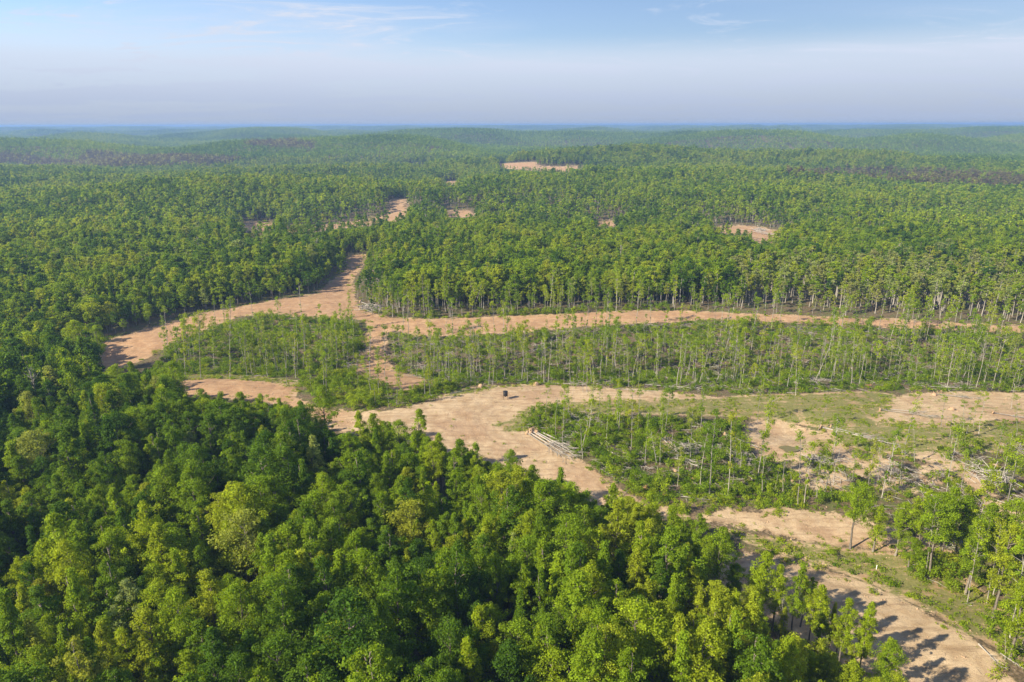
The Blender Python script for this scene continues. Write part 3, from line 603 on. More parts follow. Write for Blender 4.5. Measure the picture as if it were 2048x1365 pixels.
# trees standing alone or in a loose group between the two lower roads: (base px, base py, top py, form, tint)
GROUP = [(1700, 1098, 962, 2, .52), (1858, 1158, 985, 2, .5), (1790, 1112, 1000, 1, .55), (1905, 1135, 990, 0, .42), (1955, 1165, 1000, 1, .48), (1985, 1240, 1040, 6, .7), (2040, 1180, 985, 5, .5), (2046, 1290, 1090, 3, .58),
         (1830, 1118, 975, 5, .6), (1930, 1190, 1035, 8, .46), (2000, 1150, 1000, 7, .55), (1880, 1120, 968, 8, .5), (1745, 1106, 1010, 6, .63), (2070, 1230, 1050, 2, .5), (2020, 1320, 1150, 1, .6), (1815, 1140, 1075, 0, .5)]
def height_for(p, ty):
    hs = np.linspace(.5, 40, 400); u, v, w = project(np.full(400, p[0]), np.full(400, p[1]), p[2] + hs); return float(hs[np.argmin(np.abs(v - ty))])
for (bx, by, ty, f, t) in GROUP:
    p = at(bx, by); h = height_for(p, ty); o = forest_tree(f, p[0], p[1], p[2], h, 20.0 / h * .55 + .45, random.Random(bx).uniform(0, 6.28), t)
    items.append(((tint_name(t), FORM_NAMES[FORMS[f]], 'between the lower road and the front road'), bx, o)); o['group'] = 'trees between the two lower roads'
# trees on the rim of the front wood, by where their tops stand against the open ground: (top px, top py, height, form, tint)
RIM = [(1532, 1104, 17, 1, .6), (1562, 1128, 15, 6, .62), (1604, 1128, 16, 3, .5), (1652, 1172, 15, 1, .66), (1700, 1196, 15, 6, .6), (1742, 1206, 16, 3, .6), (1786, 1285, 15, 0, .5), (1445, 1056, 18, 0, .5), (1400, 1030, 18, 5, .44), (1352, 1010, 19, 1, .55), (1302, 982, 18, 6, .58), (1226, 966, 19, 3, .56), (1172, 984, 18, 0, .4),
       (1122, 935, 20, 4, .42), (1062, 925, 18, 1, .5), (1022, 902, 19, 0, .42), (952, 884, 18, 8, .47), (925, 876, 19, 1, .36), (880, 866, 17, 3, .6), (838, 818, 21, 6, .56), (800, 842, 18, 2, .5), (746, 822, 20, 1, .55), (718, 824, 20, 3, .66), (642, 772, 22, 0, .45), (604, 800, 19, 1, .42), (556, 796, 18, 4, .52), (520, 788, 19, 5, .5),
       (478, 784, 18, 1, .55), (440, 784, 19, 8, .4), (400, 780, 18, 0, .42), (345, 724, 21, 2, .48), (318, 722, 19, 0, .42), (262, 722, 19, 1, .46), (226, 730, 20, 2, .55), (150, 640, 22, 2, .6), (190, 652, 20, 7, .52), (90, 668, 20, 1, .4)]
for (tx, ty, h, f, t) in RIM:
    d_ = CRN @ np.array([(tx - 1024) / 1365, (682.5 - ty) / 1365, -1.0]); d_ = d_ / np.linalg.norm(d_); X, Y, Z = d_[0] * _T, d_[1] * _T, CAM_H + d_[2] * _T
    k_ = np.nonzero(Z < height(X, Y) + h * .97)[0][0]; x_, y_ = X[k_], Y[k_]; z_ = float(height(x_, y_))
    o = forest_tree(f, x_, y_, z_ - .2, h, random.Random(tx).uniform(.85, 1.1), random.Random(ty).uniform(0, 6.28), t)
    items.append(((tint_name(t), FORM_NAMES[FORMS[f]], 'on the rim of the front wood'), tx, o)); hero_rim.append((x_, y_))
items = [((k if isinstance(k, tuple) else k), u, o) for k, u, o in items]
order_labels(items, lambda k: '%s %s tree %s' % k)
rest = keep & ~hero
def put_forest(name, sel, protos, label):
    n = int(sel.sum()); s = fh[sel] / 20.0
    scatter(name, protos, np.stack([fx[sel], fy[sel], fz[sel] - .2], 1), np.stack([np.zeros(n), np.zeros(n), rotz[sel]], 1), np.stack([s * wid_[sel], s * wid_[sel], s], 1), form[sel], species[sel], label, 'forest')
put_forest('near_forest', rest & (fd_ < 235), NEAR_M, 'closed green broadleaf wood around the clearing')
put_forest('middle_forest', rest & (fd_ >= 235) & (fd_ < 640), MID_M, 'leafy woods beyond the far dirt road')
put_forest('far_forest', rest & (fd_ >= 640), FAR_M, 'wooded hills and thinned stands further off')
def patch_mesh(name, seed, size, spacing, nq, q):
    r = np.random.default_rng(seed); n = int(size / spacing); gx, gy = np.meshgrid(np.arange(n), np.arange(n))
    x = (gx.ravel() + .5 + r.uniform(-.45, .45, n * n)) * spacing - size / 2; y = (gy.ravel() + .5 + r.uniform(-.45, .45, n * n)) * spacing - size / 2
    h = r.normal(19, 2.6, n * n); w = r.uniform(2.8, 4.3, n * n) * spacing / 7.4
    d = r.normal(size=(n * n, nq, 3)); d[..., 2] = np.abs(d[..., 2]) * 1.1 - .25; d /= np.linalg.norm(d, axis=2, keepdims=True)
    C = np.stack([x, y, h - 5], 1)[:, None] + d * np.stack([w, w, np.full(n * n, 5.5)], 1)[:, None]
    V, F = leaf_quads(r, C.reshape(-1, 3), (d + r.normal(0, .4, d.shape)).reshape(-1, 3), q)
    tv_ = np.repeat(np.clip(r.normal(0, .13, n * n), -.3, .3), nq)
    return make_mesh(name, V, F, M_LEAF, attrs={'shade': ('FACE', r.normal(0, .12, len(F))), 'tvar': ('FACE', tv_)})
def put_patches(name, r0, r1, size, spacing, nq, q, label, seed):
    protos = [patch_mesh('%s_%d' % (name, i), seed + i, size * 1.04, spacing, nq, q) for i in range(6)]
    rg = np.random.default_rng(seed); n = int(r1 / size) + 1
    gx, gy = np.meshgrid(np.arange(-n, n), np.arange(0, n)); x = (gx * size + rg.uniform(-.12, .12, gx.shape) * size).ravel(); y = (gy * size + rg.uniform(-.12, .12, gy.shape) * size).ravel()
    d = np.hypot(x, y); k = (d > r0) & (d <= r1) & (np.abs(np.arctan2(x, y)) < R(44)); x, y = x[k], y[k]; z = height(x, y)
    e = size * .4; sx = (height(x + e, y) - height(x - e, y)) / (2 * e); sy = (height(x, y + e) - height(x, y - e)) / (2 * e)
    hit = np.zeros(len(x), bool)
    for p in OPEN_FAR[3:]:
        for f in (0, 19): u, v, w = project(x, y, z + f); hit |= inside(np.array(p, float), u, v)
    nz = np.stack([-sx, -sy, np.ones(len(x))], 1); nz /= np.linalg.norm(nz, axis=1, keepdims=True)
    a = rg.integers(0, 4, len(x)) * math.pi / 2; h = np.stack([np.cos(a), np.sin(a), np.zeros(len(x))], 1); ax = h - (h * nz).sum(1, keepdims=True) * nz; ax /= np.linalg.norm(ax, axis=1, keepdims=True); ay = np.cross(nz, ax)
    rot = np.stack([np.arctan2(ay[:, 2], nz[:, 2]), -np.arcsin(ax[:, 2]), np.arctan2(ax[:, 1], ax[:, 0])], 1)
    t = np.clip(.33 + .20 * perlin(x / 300, y / 300) + .15 * perlin(x / 900 + 4, y / 700), .08, .55); dk = np.zeros(len(x), bool)
    for p in DARK: dk |= inside(p, x, y)
    t = np.where(dk, 1.05, t); k = ~hit
    scatter(name, protos, np.stack([x, y, z - 1.0], 1)[k], rot[k], np.ones((k.sum(), 3)), rg.integers(0, 6, k.sum()), t[k], label, 'forest')
put_patches('distant_forest', 1735, 5000, 60.0, 5.6, 18, 2.0, 'distant wooded ridges fading into haze', 500)
put_patches('horizon_forest', 4980, 14500, 150.0, 7.8, 8, 4.0, 'blue hazy forest along the horizon', 600)

# ------------------------------------------------------------------ slender trees left standing
KINDS = ['tuft', 'column', 'sparse', 'bent', 'snag', 'bushy', 'tuft', 'column', 'sparse', 'bushy']
SLIM = [slender_shape(700 + i, 19.0, k) for i, k in enumerate(KINDS)]
SLIM_M = [split_meshes('slender_tree_%d' % i, s, M_PALE) for i, s in enumerate(SLIM)]
SLIM_J = [joint_mesh('slender_far_%d' % i, slender_shape(800 + i, 19.0, k, 1), M_PALE) for i, k in enumerate(KINDS)]
KIND_NAMES = {'tuft': 'tufted slender tree', 'column': 'leafy-stemmed slender tree', 'sparse': 'sparse-leaved thin tree', 'bent': 'bent thin tree', 'snag': 'dead bare pole', 'bushy': 'full-crowned slim tree'}
# single ones: base px, base py, top px, top py, kind
SINGLE = [(1455, 995, 1466, 830, 8), (1419, 990, 1434, 820, 1), (1466, 975, 1472, 850, 2), (1524, 987, 1529, 885, 0), (1546, 992, 1560, 930, 6), (1596, 1012, 1601, 860, 2), (1608, 1014, 1624, 880, 8), (1666, 972, 1679, 893, 4),
          (1636, 862, 1659, 793, 0), (1514, 846, 1524, 770, 2), (1534, 846, 1541, 770, 8), (1391, 777, 1396, 680, 8), (1591, 792, 1596, 690, 5), (1166, 785, 1169, 690, 2), (1174, 785, 1176, 680, 1), (1127, 773, 1127, 735, 4), (1145, 790, 1148, 755, 4),
          (1164, 907, 1179, 795, 8), (1111, 879, 1116, 790, 4), (1136, 842, 1139, 768, 7), (2006, 1060, 2039, 868, 3), (1976, 1010, 1981, 930, 8), (1829, 925, 1829, 845, 6), (1779, 963, 1790, 862, 6), (1755, 968, 1763, 885, 2),
          (1797, 976, 1808, 885, 2), (1803, 978, 1810, 895, 4), (1882, 856, 1891, 790, 0), (1890, 857, 1893, 830, 4), (1898, 880, 1905, 832, 4), (1903, 887, 1911, 828, 2), (1925, 870, 1930, 800, 6), (1933, 868, 1940, 815, 8), (1957, 870, 1970, 785, 6), (1946, 856, 1955, 800, 2),
          (2033, 872, 2040, 790, 8), (2022, 818, 2031, 765, 4), (1704, 962, 1711, 900, 2), (1633, 996, 1642, 905, 6), (1975, 1012, 1982, 945, 3), (1237, 868, 1244, 780, 7), (1262, 900, 1268, 800, 5), (1290, 930, 1300, 815, 1), (1320, 860, 1325, 780, 7), (1343, 890, 1344, 848, 4),
          (1380, 920, 1388, 815, 5), (1400, 868, 1412, 775, 7), (1355, 975, 1362, 895, 1), (1480, 940, 1482, 880, 4), (1196, 845, 1200, 770, 2), (1213, 880, 1220, 790, 1), (1275, 860, 1281, 775, 0), (1565, 985, 1571, 905, 2), (1580, 975, 1590, 905, 8),
          (402, 757, 393, 622, 5), (371, 757, 368, 650, 1), (460, 758, 458, 640, 6), (520, 745, 523, 640, 1), (574, 772, 572, 680, 0), (592, 757, 588, 665, 2), (622, 778, 618, 700, 1), (648, 792, 645, 690, 1), (652, 800, 655, 680, 5), (335, 692, 328, 610, 0), (330, 690, 322, 630, 7),
          (769, 752, 770, 650, 6), (740, 760, 742, 650, 8), (758, 800, 755, 690, 7), (802, 795, 800, 715, 1), (850, 792, 847, 705, 4), (862, 755, 860, 645, 6), (866, 756, 872, 660, 2), (953, 745, 952, 640, 8), (936, 770, 938, 690, 6), (978, 772, 980, 665, 2), (986, 770, 990, 680, 8), (898, 775, 896, 690, 2),
          (430, 655, 428, 600, 0), (560, 625, 560, 575, 0), (400, 700, 396, 640, 7), (690, 690, 688, 620, 5), (672, 700, 668, 625, 5), (700, 660, 698, 585, 1), (860, 645, 858, 560, 8), (1880, 640, 1875, 560, 4), (2010, 1320, 2008, 1262, 3)]
slim = []                                                           # x, y, z, h, lean_x, kind, u, v
taken = []
for (bx, by, tx, ty, k) in SINGLE:
    p = at(bx, by); h = height_for(p, ty); u0, v0, w0 = project(p[0], p[1], p[2] + h); lean = (tx - u0) * w0 / 1365 / h
    slim.append((p[0], p[1], p[2], h, float(np.clip(lean, -.25, .25)), k, bx, by, True)); taken.append((p[0], p[1]))
ZONES = {'slope_a': (95, [1, 5, 5, 9, 7, 0, 2, 3]), 'slope_b': (480, [0, 0, 1, 2, 2, 3, 5, 6, 6, 8, 8, 9, 4]), 'hollow': (10, [1, 2, 7]), 'brush_main': (13, [1, 7, 2, 8, 5]), 'right_wild': (11, [2, 8, 3, 7, 0, 4]), 'right_side': (8, [1, 5, 9]), 'far_edge': (30, [5, 9, 1])}
rs = np.random.default_rng(33)
for zn, (cnt, ks) in ZONES.items():
    P = BRUSH_W[zn][0]; lo, hi = P.min(0), P.max(0); got = 0; tries = 0
    while got < cnt and tries < 40:
        tries += 1; x = rs.uniform(lo[0], hi[0], 600); y = rs.uniform(lo[1], hi[1], 600); ok = inside(P, x, y)
        for a, b in zip(x[ok], y[ok]):
            if got >= cnt: break
            T = np.array(taken)
            if (np.hypot(T[:, 0] - a, T[:, 1] - b) < 1.7).any(): continue
            if perlin(np.array([a / 22]), np.array([b / 22]))[0] < rs.uniform(-.7, .25): continue
            h = float(np.clip(rs.normal(16, 4.6), 5, 24)); z = float(height(a, b)); u, v, w = project(a, b, z)
            if zn in ('slope_a', 'slope_b') and rs.uniform() < (.9 if zn == 'slope_a' else .62):                        # the road bench above the slope stays mostly clear
                lim = (645 - .13 * (float(u) - 330) if u < 480 else 622) if zn == 'slope_a' else 648 - .02 * (float(u) - 780) * (u < 1240) + .02 * max(0.0, float(u) - 1400)
                h = min(h, height_for((a, b, z), lim + abs(rs.normal(0, 26)) + rs.normal(0, 6) - (14 if rs.uniform() < .12 else 0)))
                if h < 4: continue
            slim.append((a, b, z, h, rs.normal(0, .16 if rs.uniform() < .15 else .045), int(rs.choice(ks)), float(u), float(v), False)); taken.append((a, b)); got += 1
slim.sort(key=lambda s: (not s[8], math.hypot(s[0], s[1]) / s[3] if -5 < s[6] < 2053 else 1e6))
def slim_zone(u, v):
    if v > 1100: return 'beside the front road'
    if u > 1740 and v > 890: return 'on the eroded right bank'
    if u > 1740 and v > 781: return 'on the sandy ground among uprooted trunks'
    if u > 1620 and v > 781: return 'by the green meadow patch'
    if u > 1480 and 781 < v <= 930: return 'beside the pond bowl'
    if v > 930: return 'in the green strip above the lower road'
    if u > 1040 and v > 790: return 'in the brush beside the stacked felled trees'
    row = 'top' if v < 690 else ('middle' if v < 730 else 'foot')
    if u < 480: return 'at the %s of the left cut slope' % row
    if u < 720: return 'at the %s of the slope beside the gully' % row
    for a, n in ((860, 'just right of the gully'), (960, 'behind the bushy hollow'), (1080, 'behind the black feeder'), (1220, 'behind the field'), (1360, 'behind the brush patch'), (1500, 'behind the sandy strip'), (1640, 'behind the pond'), (1780, 'behind the green meadow'), (1910, 'behind the right-hand sand'), (9999, 'near its right end')):
        if u < a: return 'at slope %s %s' % (row, n)
items = []; left = []
for n_, (x, y, z, h, lean, k, u, v, single) in enumerate(slim):
    t = float(np.clip(rs.normal(.56, .12), .3, .8)); 
    if len(items) >= 300 or not (-5 < u < 2053): left.append((x, y, z, h, lean, k, t)); continue
    root = empty('slender_tree', (x, y, z - .1), (0, math.atan(lean), 0)); s = h / 19.0; w = min(1.35, max(.8, s ** -.35)) * s
    root.scale = (w, w, s); rz = rs.uniform(0, 6.28)
    tm, cm = SLIM_M[k]; a = obj('trunk', tm, root); a.rotation_euler = (0, 0, rz)
    if cm is not None: c = obj('crown', cm, root); c['tint'] = t; c.rotation_euler = (0, 0, rz)
    root['category'] = 'tree'; root['group'] = 'slender trees left standing after the cut'
    items.append(((KIND_NAMES[KINDS[k]], slim_zone(u, v)), u, root))
order_labels(items, lambda k: '%s %s' % k)
if left:
    A = np.array(left); s = A[:, 3] / 19
    scatter('slender_thicket', SLIM_J, A[:, :3] - [0, 0, .1], np.stack([np.zeros(len(A)), np.arctan(A[:, 4]), rs.uniform(0, 6.28, len(A))], 1), np.stack([s, s, s], 1), A[:, 5], A[:, 6], 'thicket of thin pole trees on the cut slope', 'trees')

# ------------------------------------------------------------------ undergrowth, weeds and cutting slash
def bush_mesh(name, seed, w, h, n, size):
    r = np.random.default_rng(seed); k = 9; cc = np.stack([r.normal(0, w * .42, k), r.normal(0, w * .42, k), r.uniform(.25, .8, k) * h], 1)
    V, F, S = clump_leaves(r, cc, r.uniform(.3, .5, k) * w, n // k, size, .5, .8); V[:, 2] = np.maximum(V[:, 2], .02)
    return make_mesh(name, V, F, M_LEAF, attrs={'shade': ('FACE', S)})
BUSH = [bush_mesh('low_bush_%d' % i, 900 + i, 1.0, .9, 150, .22) for i in range(5)] + [bush_mesh('sapling_%d' % i, 920 + i, 1.5, 3.6, 300, .27) for i in range(4)] + [bush_mesh('weed_%d' % i, 940 + i, .5, .3, 36, .17) for i in range(3)]
P_, I_, S_, T_ = [], [], [], []
for zn, (P, dens, tall) in BRUSH_W.items():
    lo, hi = P.min(0), P.max(0); n = int((hi - lo).prod() * dens); x = rs.uniform(lo[0], hi[0], n); y = rs.uniform(lo[1], hi[1], n)
    ok = inside(P, x, y) & (perlin(x / 9, y / 9) + .5 * perlin(x / 3.5, y / 3.5) > rs.uniform(-1.1, .35, n))
    for dp in DIRT_W.values(): ok &= ~(sdist(dp, x, y, 3) > .4)
    x, y = x[ok], y[ok]; n = len(x); tl = rs.uniform(size=n) < tall * (1 + 1.2 * perlin(x / 14, y / 14))
    P_.append(np.stack([x, y, height(x, y) - .15], 1)); I_.append(np.where(tl, rs.integers(5, 9, n), rs.integers(0, 5, n))); S_.append(rs.uniform(.6, 1.5, n)); T_.append(np.clip(rs.normal(.45 if zn in ('slope_a', 'slope_b', 'brush_main') else .54, .11, n) + .08 * perlin(x / 12, y / 12), .15, .75))
for P in GRASS_W + [DIRT_W['field'], DIRT_W['lower_road'], DIRT_W['right_bank_low'], DIRT_W['right_bank']]:
    dn = .9 if any(P is g for g in GRASS_W) else .035
    lo, hi = P.min(0), P.max(0); n = int((hi - lo).prod() * dn); x = rs.uniform(lo[0], hi[0], n); y = rs.uniform(lo[1], hi[1], n); ok = inside(P, x, y) & (perlin(x / 7, y / 7) > rs.uniform(-.4, .5, n)); x, y = x[ok], y[ok]; n = len(x)
    P_.append(np.stack([x, y, height(x, y) - .05], 1)); I_.append(rs.integers(9, 12, n)); S_.append(rs.uniform(.6, 1.6, n)); T_.append(np.clip(rs.normal(.6, .12, n), .3, .8))
P_ = np.concatenate(P_); S_ = np.concatenate(S_); n = len(P_)
scatter('undergrowth', BUSH, P_, np.stack([np.zeros(n), np.zeros(n), rs.uniform(0, 6.28, n)], 1), np.stack([S_, S_, S_ * rs.uniform(.7, 1.2, n)], 1), np.concatenate(I_), np.concatenate(T_), 'low green bushes and weeds over the cut ground', 'undergrowth')
def clod_mesh(name, seed):
    r = np.random.default_rng(seed); g = Geo()
    for i in range(r.integers(3, 7)):
        c = np.append(r.normal(0, .7, 2), .02); q = r.uniform(.06, .2); V = np.array([[-1, -1, -.6], [1, -1, -.6], [1, 1, -.6], [-1, 1, -.6], [-.6, -.6, .7], [.6, -.6, .7], [.6, .6, .7], [-.6, .6, .7]]) * q * r.uniform(.6, 1.3, (8, 3)) + c
        g.add(V, [(0, 1, 5, 4), (1, 2, 6, 5), (2, 3, 7, 6), (3, 0, 4, 7), (4, 5, 6, 7)])
    return make_mesh(name, *g.data(), M_ROOT)
def twig_mesh(name, seed):
    r = np.random.default_rng(seed); g = Geo()
    for i in range(r.integers(1, 4)):
        a = r.uniform(0, 6.28); l = r.uniform(.5, 1.6); p = np.append(r.normal(0, .6, 2), .05); g.tube([p, p + np.array([math.cos(a) * l, math.sin(a) * l, r.uniform(0, .15)])], [.035, .015], 4, False)
    return make_mesh(name, *g.data(), M_BARK)
CLOD = [clod_mesh('clod_%d' % i, 970 + i) for i in range(5)] + [twig_mesh('twig_%d' % i, 980 + i) for i in range(4)]
P_ = []; Q_ = []
for P in DIRT_W.values():
    lo, hi = P.min(0), P.max(0); n = int((hi - lo).prod() * .22); x = rs.uniform(lo[0], hi[0], n); y = rs.uniform(lo[1], hi[1], n); sd_ = sdist(P, x, y, 6); ok = (sd_ > -1.5) & (rs.uniform(size=n) < np.where(sd_ < 2.5, .9, .35)) & (perlin(x / 6, y / 6) > rs.uniform(-.6, .4, n)); P_.append(np.stack([x[ok], y[ok], height(x[ok], y[ok]) - .06], 1))
    n = int((hi - lo).prod() * .4); x = rs.uniform(lo[0], hi[0], n); y = rs.uniform(lo[1], hi[1], n); sd_ = np.max([sdist(q, x, y, 6) for q in DIRT_W.values()], 0); ok = (sd_ > -3) & (sd_ < 2.2) & (perlin(x / 5 + 3, y / 5) > rs.uniform(-.3, .5, n)); Q_.append(np.stack([x[ok], y[ok], height(x[ok], y[ok]) - .2], 1))
P_ = np.concatenate(P_); n = len(P_); s = rs.uniform(.5, 1.3, n)
scatter('clods', CLOD, P_, np.stack([np.zeros(n), np.zeros(n), rs.uniform(0, 6.28, n)], 1), np.stack([s, s, s], 1), rs.integers(0, 9, n), np.zeros(n), 'soil clods and twigs strewn over the bare ground', 'clods')
Q_ = np.concatenate(Q_); n = len(Q_); s = rs.uniform(.5, 1.5, n)
scatter('verge_weeds', BUSH, Q_, np.stack([np.zeros(n), np.zeros(n), rs.uniform(0, 6.28, n)], 1), np.stack([s, s, s * .8], 1), np.where(rs.uniform(size=n) < .3, rs.integers(0, 5, n), rs.integers(9, 12, n)), np.clip(rs.normal(.58, .12, n), .3, .8), 'ragged weeds along the rims of the bare ground', 'weeds')
def slash_mesh(name, seed):
    r = np.random.default_rng(seed); g = Geo()
    for i in range(r.integers(2, 6)):
        a = r.uniform(0, 6.28); l = r.uniform(.8, 3.2); p = np.append(r.normal(0, .6, 2), r.uniform(.03, .3)); q = p + np.array([math.cos(a) * l, math.sin(a) * l, r.uniform(-.1, .5)])
        g.tube([p, (p + q) / 2 + r.normal(0, .1, 3), q], [.06, .045, .015], 4, False)
    return make_mesh(name, *g.data(), M_DEAD)
SLASH = [slash_mesh('slash_%d' % i, 960 + i) for i in range(8)]
P_ = []
for zn, dn in (('slope_a', .2), ('slope_b', .26), ('brush_main', .30), ('right_wild', .40), ('hollow', .03), ('green_strip', .02), ('right_side', .04)):
    P = BRUSH_W[zn][0]; lo, hi = P.min(0), P.max(0); n = int((hi - lo).prod() * dn); x = rs.uniform(lo[0], hi[0], n); y = rs.uniform(lo[1], hi[1], n); ok = inside(P, x, y) & (perlin(x / 13 + 7, y / 13) > rs.uniform(-.5, .5, n))
    P_.append(np.stack([x[ok], y[ok], height(x[ok], y[ok])], 1))
P_ = np.concatenate(P_); n = len(P_); s = rs.uniform(.6, 1.5, n)
scatter('slash', SLASH, P_, np.stack([np.zeros(n), np.zeros(n), rs.uniform(0, 6.28, n)], 1), np.stack([s, s, s], 1), rs.integers(0, 8, n), np.zeros(n), 'scattered grey branches and cutting slash on the slopes', 'slash')

# ------------------------------------------------------------------ felled trees, root plates, brush heaps
def felled_meshes(seed, L):
    """trunk lying along +x from the origin, with a spread of bare limbs at the far end and a root plate at the near end"""
    r = np.random.default_rng(seed); g = Geo(); k = 6; xs = np.linspace(0, L, k); wob = np.cumsum(r.normal(0, L * .006, (k, 2)), 0)
    sp = np.stack([xs, wob[:, 0], .28 + .02 * L * (xs / L) + np.abs(wob[:, 1]) * .4], 1); r0 = (.07 + .0065 * L) * r.uniform(.7, 1.35); g.tube(sp, r0 * (1 - .78 * xs / L), 6)
    b = Geo()
    for i in range(16):
        t = r.uniform(.42, .97); p = np.array([L * t, np.interp(L * t, xs, sp[:, 1]), np.interp(L * t, xs, sp[:, 2])]); ln = L * r.uniform(.10, .24); a = r.choice([-1, 1]) * r.uniform(.25, .8)
        q = p + np.array([math.cos(a) * ln, math.sin(a) * ln, r.uniform(-.1, .28) * ln]); q[2] = max(q[2], .06); m = (p + q) / 2 + r.normal(0, .1, 3); b.tube([p, m, q], [.06, .04, .012], 4, False)
        for j in range(2):
            e = m + np.array([math.cos(a + r.normal(0, .5)), math.sin(a + r.normal(0, .5)), r.uniform(-.1, .4)]) * ln * .45; e[2] = max(e[2], .05); b.tube([m, e], [.03, .01], 4, False)
    rp = Geo(); n = 10; th = np.linspace(0, 2 * math.pi, n, endpoint=False); rad = .75 * r.uniform(.65, 1.2, n)
    rings = [np.stack([np.full(n, x_), np.cos(th) * rad * f, .35 + np.abs(np.sin(th)) * np.sign(np.sin(th)) * rad * f], 1) + r.normal(0, .05, (n, 3)) for x_, f in ((-.34, .35), (-.25, .95), (.05, .9), (.22, .4))]
    V = np.concatenate(rings); F = [(i * n + j, i * n + (j + 1) % n, (i + 1) * n + (j + 1) % n, (i + 1) * n + j) for i in range(3) for j in range(n)] + [(0, 1, 2, 3), (0, 3, 4, 9), (4, 5, 6, 9), (6, 7, 8, 9)]
    V[:, 2] = np.maximum(V[:, 2], -.25); rp.add(V, F)
    for i in range(7):
        a = r.uniform(0, 6.28); q = np.array([-.3, math.cos(a) * 1.15, .35 + math.sin(a) * 1.0]); rp.tube([[-.1, 0, .3], q * np.array([1, .6, .6]) + [0, 0, .15], q], [.07, .05, .02], 4, False)
    return make_mesh('felled_trunk_%d' % seed, *g.data(), M_DEAD, smooth_=True), make_mesh('felled_limbs_%d' % seed, *b.data(), M_DEAD), make_mesh('root_plate_%d' % seed, *rp.data(), M_ROOT)
FELL = [felled_meshes(40 + i, 14.0) for i in range(6)]
def felled(a, b, var, root=True, limbs=True, dz=0.0, label='', cat='felled tree', group=None, rscale=1.0):
    """a, b: ground points of butt and tip"""
    L = math.hypot(b[0] - a[0], b[1] - a[1]); rz = math.atan2(b[1] - a[1], b[0] - a[0]); pit = -math.atan2(b[2] - a[2], L); s = L / 14.0
    o = empty('felled_tree', (a[0], a[1], a[2] + dz), (0, pit, rz)); th_ = max(.7, min(1.25, s ** .5)) 
    tm, bm_, rm = FELL[var % 6]
    t = obj('trunk', tm, o); t.scale = (s, th_ * rscale, th_ * rscale)
    if limbs: q = obj('branches', bm_, o); q.scale = (s, s * 1.05, th_)
    if root: w = obj('root_plate', rm, o); w.scale = (th_,) * 3
    o['category'] = cat; o['label'] = label
    if group: o['group'] = group
    return o
# the stack beside the field: butts at the roots end
ra = at(1066, 866); rb = at(1148, 914)
side = np.array([-(rb - ra)[1], (rb - ra)[0], 0]); side /= np.linalg.norm(side)
STACK_LABELS = ['felled tree on the road side of the root-ended stack', 'second felled trunk in from the road in the root-ended stack', 'third felled trunk in from the road in the root-ended stack', 'fourth felled trunk of the root-ended stack beside the field', 'felled trunk on the brush side of the root-ended stack', 'short felled trunk lying on top of the root-ended stack']
for i in range(6):
    o_ = side * (i * .95 - 2.2) if i < 5 else side * .2
    a = ra + o_ * .9 + (rb - ra) * [0, .03, -.02, .05, .02, .1][i]; b = rb + o_ * 1.35 + (rb - ra) * [0, .04, .1, -.02, -.1, -.15][i]
    a[2] = float(height(a[0], a[1])); b[2] = float(height(b[0], b[1]))
    felled(a, b, i, True, True, .45 if i == 5 else 0, STACK_LABELS[i], group='felled trees stacked by the field', rscale=1.15)
